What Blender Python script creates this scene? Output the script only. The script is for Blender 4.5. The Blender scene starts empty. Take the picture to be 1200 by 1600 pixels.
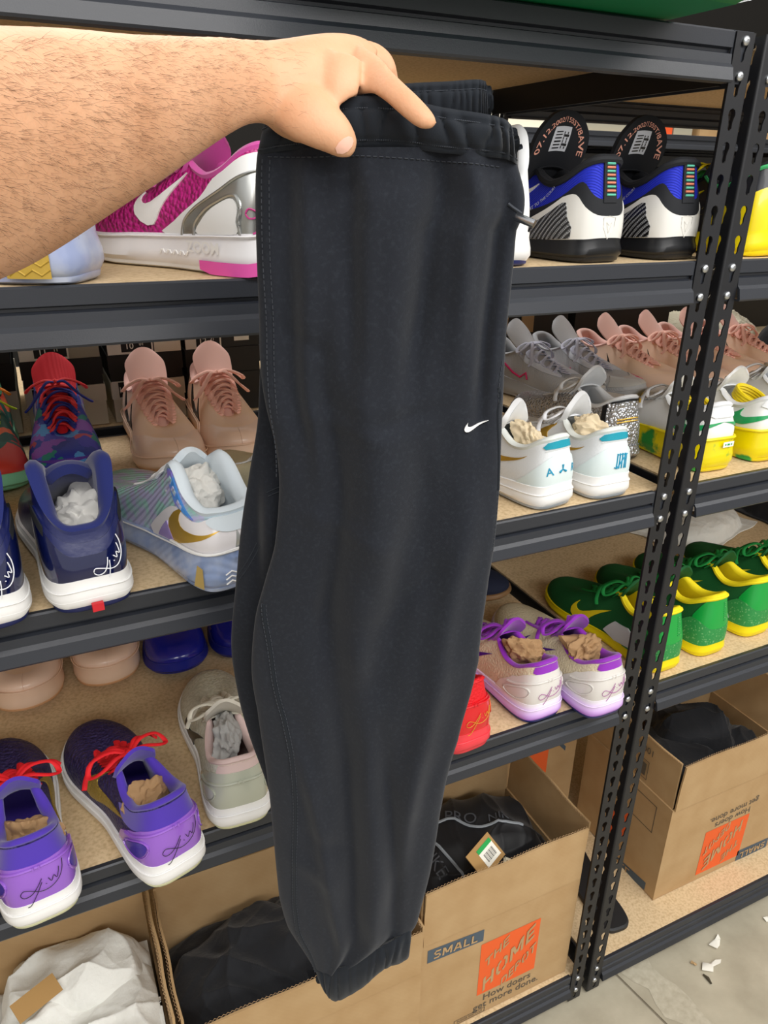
import bpy, bmesh, math, random
from mathutils import Vector as V, Matrix, noise
from mathutils.geometry import delaunay_2d_cdt
sc = bpy.context.scene; COL = sc.collection
# ---------------------------------------------------------------- camera, world, lamps, exposure
FPX = 1165.0
R = ((0.9045535, -0.1612334, 0.3946983), (-0.4261441, -0.3713574, 0.8249211), (0.0135693, -0.9143837, -0.4046213))
O = V((0, -0.79, 1.66))
cd = bpy.data.cameras.new('camera'); cam = bpy.data.objects.new('camera', cd); COL.objects.link(cam)
cd.sensor_fit = 'VERTICAL'; cd.sensor_height = 36.0; cd.lens = 36.0 * FPX / 1600.0; cd.clip_start = 0.02; cd.clip_end = 60
cam.matrix_world = Matrix(((R[0][0], -R[0][1], -R[0][2], O.x), (R[1][0], -R[1][1], -R[1][2], O.y),
                           (R[2][0], -R[2][1], -R[2][2], O.z), (0, 0, 0, 1)))
sc.camera = cam
sc.view_settings.view_transform = 'Standard'; sc.view_settings.look = 'None'
sc.view_settings.gamma = 1.0; sc.view_settings.use_curve_mapping = False
sc.view_settings.exposure = -0.10
w = bpy.data.worlds.new('world'); sc.world = w; w.use_nodes = True
w.node_tree.nodes['Background'].inputs[0].default_value = (1.0, 0.985, 0.965, 1)
w.node_tree.nodes['Background'].inputs[1].default_value = 0.85
def area(name, loc, tgt, sx, sy, power, col=(1, .98, .95)):
    l = bpy.data.lights.new(name, 'AREA'); l.shape = 'RECTANGLE'; l.size = sx; l.size_y = sy; l.energy = power; l.color = col
    o = bpy.data.objects.new(name, l); COL.objects.link(o); o.location = loc
    o.rotation_euler = (V(tgt) - V(loc)).to_track_quat('-Z', 'Y').to_euler()
    return o
area('ceiling_lamp_aisle', (0.2, -1.5, 3.1), (0.2, -1.1, 0), 2.4, 0.5, 44)
area('ceiling_lamp_aisle', (2.6, -1.3, 3.1), (2.6, -1.0, 0), 2.4, 0.5, 38)
area('fill_light_rear', (0.8, 1.45, 3.1), (0.8, 1.45, 0), 2.4, 0.3, 34)  # added fill light, brightens the back rows from behind
area('fill_light_front', (0.6, -3.4, 3.0), (0.6, 0.4, 0.9), 3.4, 0.6, 62)  # added frontal fill, carries light deeper into the shelves

# ---------------------------------------------------------------- helpers
def ray(x, y):
    c = (x - 600.0, y - 800.0, FPX)
    return V([sum(R[i][j] * c[j] for j in range(3)) for i in range(3)])
def P(x, y, d): return O + ray(x, y) * (d / FPX)                 # point at camera depth d
HD = V((0.43160745, 0.90206153, 0)); HR = V((0.90206153, -0.43160745, 0))
def PL(x, y, d=0.6):                                               # point on the vertical plane in which the trousers hang
    r = ray(x, y); return O + r * (d / r.dot(HD))
def lerp(a, b, t): return a + (b - a) * t
def clamp(x, a=0.0, b=1.0): return max(a, min(b, x))
def itp(tab, x):
    if x <= tab[0][0]: return tab[0][1]
    for (a, p), (b, q) in zip(tab, tab[1:]):
        if x <= b:
            t = (x - a) / (b - a); return p + (q - p) * t
    return tab[-1][1]
def sitp(tab, x):                                                  # smooth (Catmull-Rom) table lookup
    n = len(tab)
    if x <= tab[0][0]: return tab[0][1]
    for i in range(n - 1):
        a, b = tab[i][0], tab[i + 1][0]
        if x <= b:
            t = (x - a) / (b - a)
            p1, p2 = tab[i][1], tab[i + 1][1]
            p0 = tab[i - 1][1] if i else p1 - (p2 - p1)
            p3 = tab[i + 2][1] if i + 2 < n else p2 + (p2 - p1)
            return .5 * (2 * p1 + (p2 - p0) * t + (2 * p0 - 5 * p1 + 4 * p2 - p3) * t * t + (3 * p1 - p0 - 3 * p2 + p3) * t ** 3)
    return tab[-1][1]
def crom(pts, n, closed=False):
    pts = [V(p) for p in pts]; m = len(pts); out = []
    segs = m if closed else m - 1
    for i in range(segs):
        p1, p2 = pts[i], pts[(i + 1) % m]
        p0 = pts[i - 1] if (i or closed) else p1 * 2 - p2
        p3 = pts[(i + 2) % m] if (closed or i + 2 < m) else p2 * 2 - p1
        for k in range(n):
            t = k / n
            out.append((p1 * 2 + (p2 - p0) * t + (p0 * 2 - p1 * 5 + p2 * 4 - p3) * t * t + (p1 * 3 - p0 - p2 * 3 + p3) * t ** 3) * .5)
    if not closed: out.append(pts[-1].copy())
    return out

class MB:
    def __init__(s): s.v = []; s.f = []
    def add(s, v, f):
        o = len(s.v); s.v += [tuple(p) for p in v]; s.f += [tuple(i + o for i in q) for q in f]; return s
    def grid(s, rows, cu=False, cv=False, flip=False):             # rows of equal length
        n = len(rows[0]); m = len(rows); f = []
        for i in range(m if cv else m - 1):
            for j in range(n if cu else n - 1):
                a = i * n + j; b = i * n + (j + 1) % n; c = ((i + 1) % m) * n + (j + 1) % n; d = ((i + 1) % m) * n + j
                f.append((a, d, c, b) if flip else (a, b, c, d))
        return s.add([p for r in rows for p in r], f)
    def cap(s, ring, flip=False):
        r = list(range(len(ring))); return s.add(ring, [tuple(reversed(r)) if flip else tuple(r)])
    def box(s, a, b):
        (x0, y0, z0), (x1, y1, z1) = a, b
        return s.add([(x0, y0, z0), (x1, y0, z0), (x1, y1, z0), (x0, y1, z0), (x0, y0, z1), (x1, y0, z1), (x1, y1, z1), (x0, y1, z1)],
                     [(3, 2, 1, 0), (4, 5, 6, 7), (0, 1, 5, 4), (1, 2, 6, 5), (2, 3, 7, 6), (3, 0, 4, 7)])
    def tube(s, path, rx, ry=None, n=6, up=(0, 0, 1), caps=True, closed=False):
        path = [V(p) for p in path]; m = len(path); rows = []
        up = V(up)
        for i, p in enumerate(path):
            t = (path[(i + 1) % m if closed else min(i + 1, m - 1)] - path[i - 1 if (closed or i) else 0])
            if t.length < 1e-9: t = V((0, 0, 1))
            t.normalize(); a = t.cross(up)
            if a.length < 1e-4: a = t.cross(V((0.3, .9, .2)))
            a.normalize(); b = a.cross(t)
            r1 = rx[i] if isinstance(rx, (list, tuple)) else rx
            r2 = r1 if ry is None else (ry[i] if isinstance(ry, (list, tuple)) else ry)
            rows.append([p + a * (r1 * math.cos(2 * math.pi * k / n)) + b * (r2 * math.sin(2 * math.pi * k / n)) for k in range(n)])
        s.grid(rows, cu=True, cv=closed)
        if caps and not closed: s.cap(rows[0], True); s.cap(rows[-1])
        return s
    def shell(s, rows, th):                                        # a sheet with thickness
        m = len(rows); n = len(rows[0]); back = []
        for i in range(m):
            r = []
            for j in range(n):
                du = V(rows[i][min(j + 1, n - 1)]) - V(rows[i][max(j - 1, 0)])
                dv = V(rows[min(i + 1, m - 1)][j]) - V(rows[max(i - 1, 0)][j])
                nn = du.cross(dv)
                if nn.length > 1e-12: nn.normalize()
                r.append(V(rows[i][j]) - nn * th)
            back.append(r)
        s.grid(rows); s.grid(back, flip=True)
        ring = [rows[0][j] for j in range(n)] + [rows[i][-1] for i in range(1, m)] + [rows[-1][j] for j in range(n - 2, -1, -1)] + [rows[i][0] for i in range(m - 2, 0, -1)]
        rb = [back[0][j] for j in range(n)] + [back[i][-1] for i in range(1, m)] + [back[-1][j] for j in range(n - 2, -1, -1)] + [back[i][0] for i in range(m - 2, 0, -1)]
        s.grid([rb, ring], cu=True)
        return s
    def build(s, name, mat, parent=None, label=None, smooth=True, ang=50):
        me = bpy.data.meshes.new(name); me.from_pydata(s.v, [], s.f); me.validate()
        if mat: me.materials.append(mat)
        if smooth:
            me.shade_smooth(); me.set_sharp_from_angle(angle=math.radians(ang))
        return link(name, me, parent, label)
def link(name, me, parent=None, label=None):
    o = bpy.data.objects.new(name, me); COL.objects.link(o)
    if parent: o.parent = parent
    if label: o['label'] = label
    return o
def weld(o, d=1e-5, ang=35):
    bm = bmesh.new(); bm.from_mesh(o.data); bmesh.ops.remove_doubles(bm, verts=bm.verts, dist=d)
    bmesh.ops.recalc_face_normals(bm, faces=bm.faces); bm.to_mesh(o.data); bm.free(); o.data.set_sharp_from_angle(angle=math.radians(ang)); return o
def tag(o, label, cat, group=None, kind=None):
    o['label'] = label; o['category'] = cat
    if group: o['group'] = group
    if kind: o['kind'] = kind
    return o
def struct(o): o['kind'] = 'structure'; return o
def empty(name, loc, rz=0, rx=0, ry=0):
    o = bpy.data.objects.new(name, None); COL.objects.link(o); o.empty_display_size = .05
    o.location = loc; o.rotation_euler = (rx, ry, rz); return o
def copy_tree(o, parent=None):
    c = o.copy(); COL.objects.link(c)
    if parent: c.parent = parent
    for k in list(o.children): copy_tree(k, c)
    return c
def inside(p, poly):
    x, y = p; r = False; n = len(poly)
    for i in range(n):
        x1, y1 = poly[i]; x2, y2 = poly[i - 1]
        if (y1 > y) != (y2 > y) and x < (x2 - x1) * (y - y1) / (y2 - y1) + x1: r = not r
    return r
def tri2d(poly, step, ax=1.0, holes=()):                           # triangles inside a 2-D outline, refined so it can be wrapped on a curved face
    out = []
    loops = [poly] + list(holes); edges = []
    for lp in loops:
        s0 = len(out); q = []
        for i in range(len(lp)):
            a = V(lp[i]); b = V(lp[(i + 1) % len(lp)]); L = V(((b.x - a.x) * ax, b.y - a.y)).length
            k = max(1, int(L / step + .5))
            q += [a.lerp(b, t / k) for t in range(k)]
        out += q; edges += [(s0 + i, s0 + (i + 1) % len(q)) for i in range(len(q))]
        if lp is poly: nb = len(q)
    bnd = [out[i] for i in range(nb)]
    xs = [p.x for p in bnd]; ys = [p.y for p in bnd]
    x = min(xs) + step / ax * .5
    while x < max(xs):
        y = min(ys) + step * .5
        while y < max(ys):
            if inside((x, y), poly) and not any(inside((x, y), h) for h in holes):
                if min((((p.x - x) * ax) ** 2 + (p.y - y) ** 2) for p in out[:len(edges)]) > (step * .45) ** 2: out.append(V((x, y)))
            y += step
        x += step / ax
    r = delaunay_2d_cdt([V((p.x * ax, p.y)) for p in out], edges, [], 0, 1e-7)
    vs = [(p.x / ax, p.y) for p in r[0]]; fs = []
    for f in r[2]:
        c = (sum(vs[i][0] for i in f) / len(f), sum(vs[i][1] for i in f) / len(f))
        if inside(c, poly) and not any(inside(c, h) for h in holes): fs.append(tuple(f))
    return vs, fs
def border(fs):
    cnt = {}
    for f in fs:
        for i in range(len(f)):
            cnt[(f[i], f[(i + 1) % len(f)])] = 1
    return [e for e in cnt if (e[1], e[0]) not in cnt]
def raised(mb, vs, fs, fmap, th, sink=.0008):                      # wrap 2-D triangles on a face as a raised patch with a rim
    top = [fmap(x, y, th) for x, y in vs]; o = len(mb.v)
    mb.add(top, fs); e = border(fs); idx = sorted({i for q in e for i in q}); mp = {k: i for i, k in enumerate(idx)}
    b = len(mb.v); mb.v += [tuple(fmap(vs[k][0], vs[k][1], -sink)) for k in idx]
    mb.f += [(o + i, b + mp[i], b + mp[j], o + j) for i, j in e]
_txt = {}
def text2d(s, size=1.0, bold=0.0, align='CENTER', shear=0.0):      # flat lettering as 2-D verts and faces
    k = (s, size, bold, align, shear)
    if k in _txt: return _txt[k]
    cu = bpy.data.curves.new('lettering', 'FONT'); cu.body = s; cu.size = size; cu.align_x = align; cu.align_y = 'CENTER'
    cu.offset = bold * size; cu.shear = shear; cu.resolution_u = 3; cu.fill_mode = 'FRONT'
    o = bpy.data.objects.new('lettering', cu); COL.objects.link(o)
    bpy.context.view_layer.update()
    me = bpy.data.meshes.new_from_object(o.evaluated_get(bpy.context.evaluated_depsgraph_get()))
    r = ([(v.co.x, v.co.y) for v in me.vertices], [tuple(p.vertices) for p in me.polygons])
    bpy.data.objects.remove(o); bpy.data.meshes.remove(me); bpy.data.curves.remove(cu)
    _txt[k] = r; return r
SWOOSH = [(1, .47), (.72, .31), (.45, .15), (.27, .045), (.16, .01), (.075, .03), (.02, .1), (.0, .2), (.03, .31), (.08, .41), (.15, .52),
          (.135, .44), (.132, .36), (.155, .29), (.21, .25), (.29, .245), (.45, .285), (.7, .37)]
SIGN = [[(-.06, .24), (-.2, .02), (-.34, -.12), (-.48, -.12), (-.53, .0), (-.45, .10), (-.33, .02), (-.16, -.14), (.04, -.16), (.24, -.02), (.38, .22), (.46, .5)], [(-.08, .12), (-.24, -.18), (-.40, -.42), (-.48, -.44)],
        [(-.02, .02), (.0, .0)], [(.06, .16), (.10, .02), (.17, .16), (.21, .04), (.28, .2), (.32, .34)]]

# ---------------------------------------------------------------- materials
MC = {}
def lin(c): return tuple(((x / 12.92) if x <= .04045 else ((x + .055) / 1.055) ** 2.4) for x in c[:3]) + (1,)
def hexc(h): h = h.lstrip('#'); return tuple(int(h[i:i + 2], 16) / 255 for i in (0, 2, 4))
def mat(name, col, rough=.6, metal=0, coat=0, bump=None, mix=None, trans=0, sub=0, sheen=0, spec=.5, ramp=None, ior=1.45, cells=None, chk=None, wav=None):
    """bump=(kind, scale, strength, dist)  mix=(colour2, scale, low, high)  ramp=(axis, [(pos, colour)...]) in object space  cells=(scale, [colours])"""
    if name in MC: return MC[name]
    m = bpy.data.materials.new(name); m.use_nodes = True; nt = m.node_tree; N = nt.nodes; L = nt.links
    b = N['Principled BSDF']; c = lin(hexc(col))
    b.inputs['Base Color'].default_value = c; b.inputs['Roughness'].default_value = rough; b.inputs['Metallic'].default_value = metal
    b.inputs['Coat Weight'].default_value = coat; b.inputs['Coat Roughness'].default_value = .08
    b.inputs['Transmission Weight'].default_value = trans; b.inputs['IOR'].default_value = ior
    b.inputs['Sheen Weight'].default_value = sheen; b.inputs['Specular IOR Level'].default_value = spec
    if sub:
        b.inputs['Subsurface Weight'].default_value = sub; b.inputs['Subsurface Radius'].default_value = (.012, .005, .003); b.inputs['Subsurface Scale'].default_value = 1
    tc = N.new('ShaderNodeTexCoord'); src = None
    if ramp:
        sx = N.new('ShaderNodeSeparateXYZ'); L.new(tc.outputs['Object'], sx.inputs[0])
        cr = N.new('ShaderNodeValToRGB'); mr = N.new('ShaderNodeMapRange')
        lo, hi = ramp[1][0][0], ramp[1][-1][0]; mr.inputs['From Min'].default_value = lo; mr.inputs['From Max'].default_value = hi
        L.new(sx.outputs['xyz'.index(ramp[0])], mr.inputs['Value']); L.new(mr.outputs[0], cr.inputs[0])
        els = cr.color_ramp.elements
        while len(els) < len(ramp[1]): els.new(.5)
        for e, (p, cc) in zip(els, ramp[1]): e.position = (p - lo) / (hi - lo); e.color = lin(hexc(cc))
        src = cr.outputs[0]
    if cells:
        vo = N.new('ShaderNodeTexVoronoi'); vo.inputs['Scale'].default_value = cells[0]
        nz = N.new('ShaderNodeTexNoise'); nz.inputs['Scale'].default_value = cells[0] * .8; nz.inputs['Detail'].default_value = 3
        mx = N.new('ShaderNodeMix'); mx.data_type = 'VECTOR'; mx.inputs['Factor'].default_value = .04
        L.new(tc.outputs['Object'], nz.inputs['Vector']); L.new(tc.outputs['Object'], mx.inputs[4]); L.new(nz.outputs['Color'], mx.inputs[5])
        L.new(mx.outputs[1], vo.inputs['Vector'])
        sp = N.new('ShaderNodeSeparateColor'); L.new(vo.outputs['Color'], sp.inputs[0])
        cr = N.new('ShaderNodeValToRGB'); cr.color_ramp.interpolation = 'CONSTANT'; els = cr.color_ramp.elements
        while len(els) < len(cells[1]): els.new(.5)
        for i, (e, cc) in enumerate(zip(els, cells[1])): e.position = i / len(cells[1]); e.color = lin(hexc(cc))
        L.new(sp.outputs[0], cr.inputs[0]); src = cr.outputs[0]
    if chk:
        ck = N.new('ShaderNodeTexChecker'); ck.inputs['Scale'].default_value = chk[0]; ck.inputs['Color1'].default_value = c; ck.inputs['Color2'].default_value = lin(hexc(chk[1])); L.new(tc.outputs['Object'], ck.inputs['Vector']); src = ck.outputs[0]
    if wav:
        wt = N.new('ShaderNodeTexWave'); wt.bands_direction = 'DIAGONAL'; wt.inputs['Scale'].default_value = wav[0]; L.new(tc.outputs['Object'], wt.inputs['Vector'])
        ck = N.new('ShaderNodeTexChecker'); ck.inputs['Scale'].default_value = wav[2]; ck.inputs['Color1'].default_value = lin(hexc(wav[1])); ck.inputs['Color2'].default_value = lin(hexc(wav[3])); L.new(tc.outputs['Object'], ck.inputs['Vector'])
        mw = N.new('ShaderNodeMix'); mw.data_type = 'RGBA'; mrw = N.new('ShaderNodeMapRange'); mrw.inputs['From Min'].default_value = .4; mrw.inputs['From Max'].default_value = .6; L.new(wt.outputs['Fac'], mrw.inputs['Value']); L.new(mrw.outputs[0], mw.inputs['Factor']); mw.inputs[6].default_value = c; L.new(ck.outputs[0], mw.inputs[7]); src = mw.outputs[2]
    if mix:
        nz = N.new('ShaderNodeTexNoise'); nz.inputs['Scale'].default_value = mix[1]; nz.inputs['Detail'].default_value = 5
        L.new(tc.outputs['Object'], nz.inputs['Vector'])
        mr = N.new('ShaderNodeMapRange'); mr.inputs['From Min'].default_value = mix[2]; mr.inputs['From Max'].default_value = mix[3]
        L.new(nz.outputs['Fac'], mr.inputs['Value'])
        mx = N.new('ShaderNodeMix'); mx.data_type = 'RGBA'; L.new(mr.outputs[0], mx.inputs['Factor'])
        if src: L.new(src, mx.inputs[6])
        else: mx.inputs[6].default_value = c
        mx.inputs[7].default_value = lin(hexc(mix[0])); src = mx.outputs[2]
    if src: L.new(src, b.inputs['Base Color'])
    if bump:
        kind, s, st, dist = bump
        if kind == 'noise':
            t = N.new('ShaderNodeTexNoise'); t.inputs['Scale'].default_value = s; t.inputs['Detail'].default_value = 4; out = t.outputs['Fac']
        elif kind == 'scale':
            t = N.new('ShaderNodeTexVoronoi'); t.inputs['Scale'].default_value = s; out = t.outputs['Distance']
        elif kind == 'wave':
            t = N.new('ShaderNodeTexWave'); t.inputs['Scale'].default_value = s; t.bands_direction = 'DIAGONAL'; t.inputs['Distortion'].default_value = .6; out = t.outputs['Fac']
        elif kind == 'check':
            t = N.new('ShaderNodeTexChecker'); t.inputs['Scale'].default_value = s; out = t.outputs['Fac']
        L.new(tc.outputs['Object'], t.inputs['Vector'])
        bp = N.new('ShaderNodeBump'); bp.inputs['Strength'].default_value = st; bp.inputs['Distance'].default_value = dist
        if kind == 'scale': bp.invert = True
        L.new(out, bp.inputs['Height']); L.new(bp.outputs[0], b.inputs['Normal'])
    MC[name] = m; return m

# upright stroke letters for the printed logo and bands (unit height, x, then strokes)
GL = {'T': (.8, [((0, .91), (.8, .91)), ((.4, 0), (.4, .84))]), 'H': (.84, [((.12, 0), (.12, 1)), ((.72, 0), (.72, 1)), ((.2, .5), (.64, .5))]), 'E': (.68, [((.12, 0), (.12, 1)), ((.2, .91), (.68, .91)), ((.2, .5), (.6, .5)), ((.2, .09), (.68, .09))]),
      'O': (.9, [((.12, .22), (.12, .78)), ((.78, .22), (.78, .78)), ((.14, .80), (.36, .92)), ((.76, .80), (.54, .92)), ((.14, .20), (.36, .08)), ((.76, .20), (.54, .08))]), 'M': (1.04, [((.12, 0), (.12, 1)), ((.92, 0), (.92, 1)), ((.2, .93), (.49, .25)), ((.84, .93), (.55, .25))]),
      'D': (.86, [((.12, 0), (.12, 1)), ((.2, .91), (.52, .91)), ((.2, .09), (.52, .09)), ((.54, .90), (.74, .70)), ((.54, .1), (.74, .3)), ((.74, .26), (.74, .74))]), 'P': (.76, [((.12, 0), (.12, 1)), ((.2, .91), (.52, .91)), ((.2, .46), (.52, .46)), ((.64, .54), (.64, .83))]),
      'S': (.76, [((.14, .91), (.7, .91)), ((.12, .58), (.12, .84)), ((.16, .5), (.6, .5)), ((.64, .16), (.64, .42)), ((.06, .09), (.6, .09))]), 'A': (.9, [((.08, 0), (.4, .96)), ((.82, 0), (.5, .96)), ((.26, .3), (.64, .3))]), 'L': (.7, [((.12, 0), (.12, 1)), ((.2, .09), (.68, .09))])}
def block_text(mb, s, x, z, size, mp, rot=0.0, sh=0.0, sx=1.0, wt=.19, gap=.14):
    wid = sum(GL[c][0] for c in s) + gap * (len(s) - 1); cur = -wid / 2; ca, sa = math.cos(rot), math.sin(rot)
    kk = 0
    for ch in s:
        for (a, b) in GL[ch][1]:
            kk += 6e-5
            a, b = V(a), V(b); d = (b - a).normalized(); n = V((-d.y, d.x)) * wt / 2; out = []
            for q in (a - n, b - n, b + n, a + n):
                u, v = (q.x + cur) * size * sx, (q.y - .5) * size; v += sh * u; pp = mp(x + u * ca - v * sa, z + u * sa + v * ca); out.append((pp[0] - kk, pp[1] - kk, pp[2]))
            mb.add(out, [(0, 1, 2, 3)])
        cur += GL[ch][0] + gap
# ---------------------------------------------------------------- the room
M_CONC = mat('concrete', 'a29a86', .75, mix=('b9b19c', 9, .35, .7), bump=('noise', 60, .25, .003))
M_JOINT = mat('joint_filler', '8b8272', .9, bump=('noise', 80, .4, .003)); M_LINE = mat('worn_paint', 'bdb6a2', .8, mix=('aaa28e', 70, .3, .7))
M_WALL = mat('wall_paint', 'b9b4aa', .8); M_DARKW = mat('dark_wall_paint', '211f1c', .9)
a = V((0.9894, -.0018)); dj = (a - V((1.0125, -.133))).normalized(); nj = V((dj.y, -dj.x))
fl = MB()
def slab(p): 
    n = len(p); fl.add([(x, y, 0) for x, y in p] + [(x, y, -.08) for x, y in p], [tuple(range(n))] + [(i, i + n, (i + 1) % n + n, (i + 1) % n) for i in range(n)])
A1 = a + dj * 6; A0 = a - dj * 5
slab([(-5, A0.y), tuple(A0 - nj * .003), tuple(A1 - nj * .003), (-5, A1.y)][::1]); slab([tuple(A0 + nj * .003), (7, A0.y), (7, A1.y), tuple(A1 + nj * .003)])
f0 = fl.build('floor', M_CONC); weld(f0); struct(f0)
jt = MB().add([tuple(A0 - nj * .003) + (-.004,), tuple(A0 + nj * .003) + (-.004,), tuple(A1 + nj * .003) + (-.004,), tuple(A1 - nj * .003) + (-.004,)], [(0, 1, 2, 3)]).build('joint_strip', M_JOINT, f0)
lp = []
for i in range(14):
    t = -.36 + .03 * i; c = a + dj * t + nj * (.055 + .004 * math.sin(i * 2.1)); lp.append((c, .034 + .009 * math.sin(i * 1.7)))
MB().grid([[tuple(c - nj * wd) + (.0006,), tuple(c + nj * wd) + (.0006,)] for c, wd in lp], flip=False).build('worn_floor_marking', M_LINE, f0, label='patch of worn pale paint beside the slab joint')
struct(MB().box((-5, 3.4, 0), (7, 3.5, 3.4)).build('wall_back', M_DARKW, smooth=False))
struct(MB().box((6, -5, 0), (6.1, 3.4, 3.4)).build('wall_right', M_WALL, smooth=False))
struct(MB().box((-4.1, -5, 0), (-4, 3.4, 3.4)).build('wall_left', M_WALL, smooth=False))

# ---------------------------------------------------------------- steel shelving with keyhole posts
M_STEEL = mat('black_powder_coat', '191a1e', .42, bump=('noise', 900, .12, .0005), spec=.55)
M_BEAM = mat('charcoal_powder_coat', '282b32', .40, bump=('noise', 700, .15, .0006), spec=.6)
M_BOLT = mat('zinc_plated_steel', 'c9ccd0', .3, metal=1)
M_BOARD = mat('particle_board', 'd8bf98', .75, mix=('bda27a', 190, .42, .72), bump=('noise', 400, .12, .0008))
M_UNDER = mat('board_edge', 'a98b5f', .8, mix=('8a6c44', 150, .4, .7))
PITCH = .0381
kh = [(.0062 * math.cos(t), .0055 + .0068 * math.sin(t)) for t in [math.radians(d) for d in (-40, -10, 20, 50, 90, 130, 160, 190, 220)]] + [(-.0034, -.004), (-.0034, -.0105), (-.0015, -.013), (.0015, -.013), (.0034, -.0105), (.0034, -.004)]
def flange(mb, w, h, place, th=.0022, z0=0.0):                      # perforated strip: one keyhole in every cell
    cell = [(-w / 2, -PITCH / 2), (w / 2, -PITCH / 2), (w / 2, PITCH / 2), (-w / 2, PITCH / 2)]
    vs, fs = tri2d(cell, 1.0, 1.0, [kh]); n = int(h / PITCH)
    for i in range(n):
        zc = z0 + (i + .5) * PITCH
        mb.add([place(x, zc + y, 0) for x, y in vs], fs); mb.add([place(x, zc + y, th) for x, y in vs], [f[::-1] for f in fs])
        mb.add([place(x, zc + y, 0) for x, y in kh] + [place(x, zc + y, th) for x, y in kh], [(i_, (i_ + 1) % len(kh), (i_ + 1) % len(kh) + len(kh), i_ + len(kh)) for i_ in range(len(kh))])
    e = [(-w / 2, z0), (w / 2, z0), (w / 2, z0 + n * PITCH), (-w / 2, z0 + n * PITCH)]
    mb.add([place(x, z, 0) for x, z in e] + [place(x, z, th) for x, z in e], [(i_, (i_ + 1) % 4, (i_ + 1) % 4 + 4, i_ + 4) for i_ in range(4)])
def post_mesh(sx, sy, h, holes=True):                              # corner at the origin; flanges run along sx*x and sy*y
    mb = MB(); w = .0345; c = .0035
    flange(mb, w - c, h, lambda x, z, t: (sx * (c + (w - c) / 2 + x), sy * t, z)); flange(mb, w - c, h, lambda x, z, t: (sx * t, sy * (c + (w - c) / 2 + x), z), z0=0)
    n = int(h / PITCH) * PITCH; arc = [(c - c * math.cos(t), c - c * math.sin(t)) for t in (0, .4, .8, 1.2, 1.5708)]; ar2 = [(max(x, .0022) , max(y, .0022)) for x, y in arc]
    mb.grid([[(sx * x, sy * y, 0) for x, y in arc], [(sx * x, sy * y, n) for x, y in arc]]); mb.grid([[(sx * x, sy * y, 0) for x, y in ar2], [(sx * x, sy * y, n) for x, y in ar2]], flip=True)
    return mb
PROF = [(.012, -.001), (-.001, 0), (-.003, -.002), (-.003, -.0185), (.003, -.0205), (.003, -.0235), (-.0035, -.0255), (-.0045, -.036), (-.009, -.0405), (-.0125, -.0545), (-.011, -.057), (.006, -.057), (.006, -.0545), (-.008, -.0545), (-.0055, -.0415), (-.0005, -.037), (0, -.027), (.006, -.025), (.006, -.019), (.0005, -.017), (.0005, -.003), (.012, -.003)]
def beam(mb, x0, x1, y, zt, s=1):                                   # s=1 front beam, s=-1 rear beam (turned round)
    mb.grid([[(x0, y + s * q, zt + z) for q, z in PROF], [(x1, y + s * q, zt + z) for q, z in PROF]], cu=True, flip=(s > 0))
    mb.cap([(x0, y + s * q, zt + z) for q, z in PROF], s < 0); mb.cap([(x1, y + s * q, zt + z) for q, z in PROF], s > 0)
_bolt = []
def bolt(parent, loc, rx=math.pi / 2, rz=0.0):
    if not _bolt:
        mb = MB(); rs = [[(r * math.cos(2 * math.pi * i / 10), r * math.sin(2 * math.pi * i / 10), z) for i in range(10)] for r, z in ((.0058, 0), (.0058, .0015), (.0045, .003), (.002, .0036))]
        mb.grid(rs, cu=True); mb.cap(rs[-1]); o = mb.build('bolt', M_BOLT, parent); _bolt.append(o.data)
    else: o = link('bolt', _bolt[0], parent)
    o.location = loc; o.rotation_euler = (rx, 0, rz); return o
def shelving(label, x0, x1, y0, levels, h, depth=.61, bolts=()):
    r = empty('shelving_unit', (0, 0, 0)); tag(r, label, 'shelf', 'black steel shelving units')
    y1 = y0 + depth
    for (cx, sx) in ((x0, 1), (x1, -1)):
        for (cy, sy) in ((y0 - .0045, 1), (y1 + .0045, -1)):
            o = post_mesh(sx, sy, h).build('post', M_STEEL, r, ang=35); weld(o, 2e-5); o.location = (cx, cy, .006)
    for zt in levels:
        m = MB(); beam(m, x0 + .036, x1 - .036, y0, zt); m.box((x0 + .003, y0 - .0018, zt - .057), (x0 + .037, y0, zt)); m.box((x1 - .037, y0 - .0018, zt - .057), (x1 - .003, y0, zt)); m.build('front_beam', M_BEAM, r, ang=25)
        m = MB(); beam(m, x0 + .036, x1 - .036, y1, zt, -1); m.build('rear_beam', M_BEAM, r, ang=25)
        for xs in (x0 + .004, x1 - .008): MB().box((xs, y0 + .036, zt - .055), (xs + .004, y1 - .036, zt - .003)).build('side_beam', M_STEEL, r)
        m = MB(); a_, b_ = (x0 + .010, y0 + .004, zt - .0145), (x1 - .010, y1 - .004, zt - .0005); m.box(a_, b_); m.build('shelf_board', M_BOARD, r, smooth=False)
        xm = (x0 + x1) / 2; MB().box((xm - .02, y0 + .014, zt - .045), (xm + .02, y1 - .014, zt - .0148)).build('centre_support', M_STEEL, r)
        for cx in bolts:
            for dz in (-.0105, -.0486):
                xx = cx[0]; bolt(r, (xx, y0 - .0045, zt + dz))
                bolt(r, (cx[1] , y0 + .018, zt + dz), math.pi / 2, cx[2])
    return r
LV = [.086, .836, 1.226, 1.567, 1.836]
shelving('black steel shelving unit on the left with shoes and boxes behind the held trousers', -1.06, .8795, 0, LV, 1.845, bolts=[(.8615, .8795 - .0022, -math.pi / 2)])
shelving('black steel shelving unit on the right beyond the double posts', .8965, 2.84, 0, LV, 1.845, bolts=[(.914, .8965 + .0022, math.pi / 2)])
shelving('rear shelving unit standing back to back with the left one', -1.06, .8795, .665, [.086, .836, 1.226], 1.26)
shelving('rear shelving unit standing back to back with the right one', .8965, 2.84, .665, [.086, .836, 1.226], 1.26)
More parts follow.
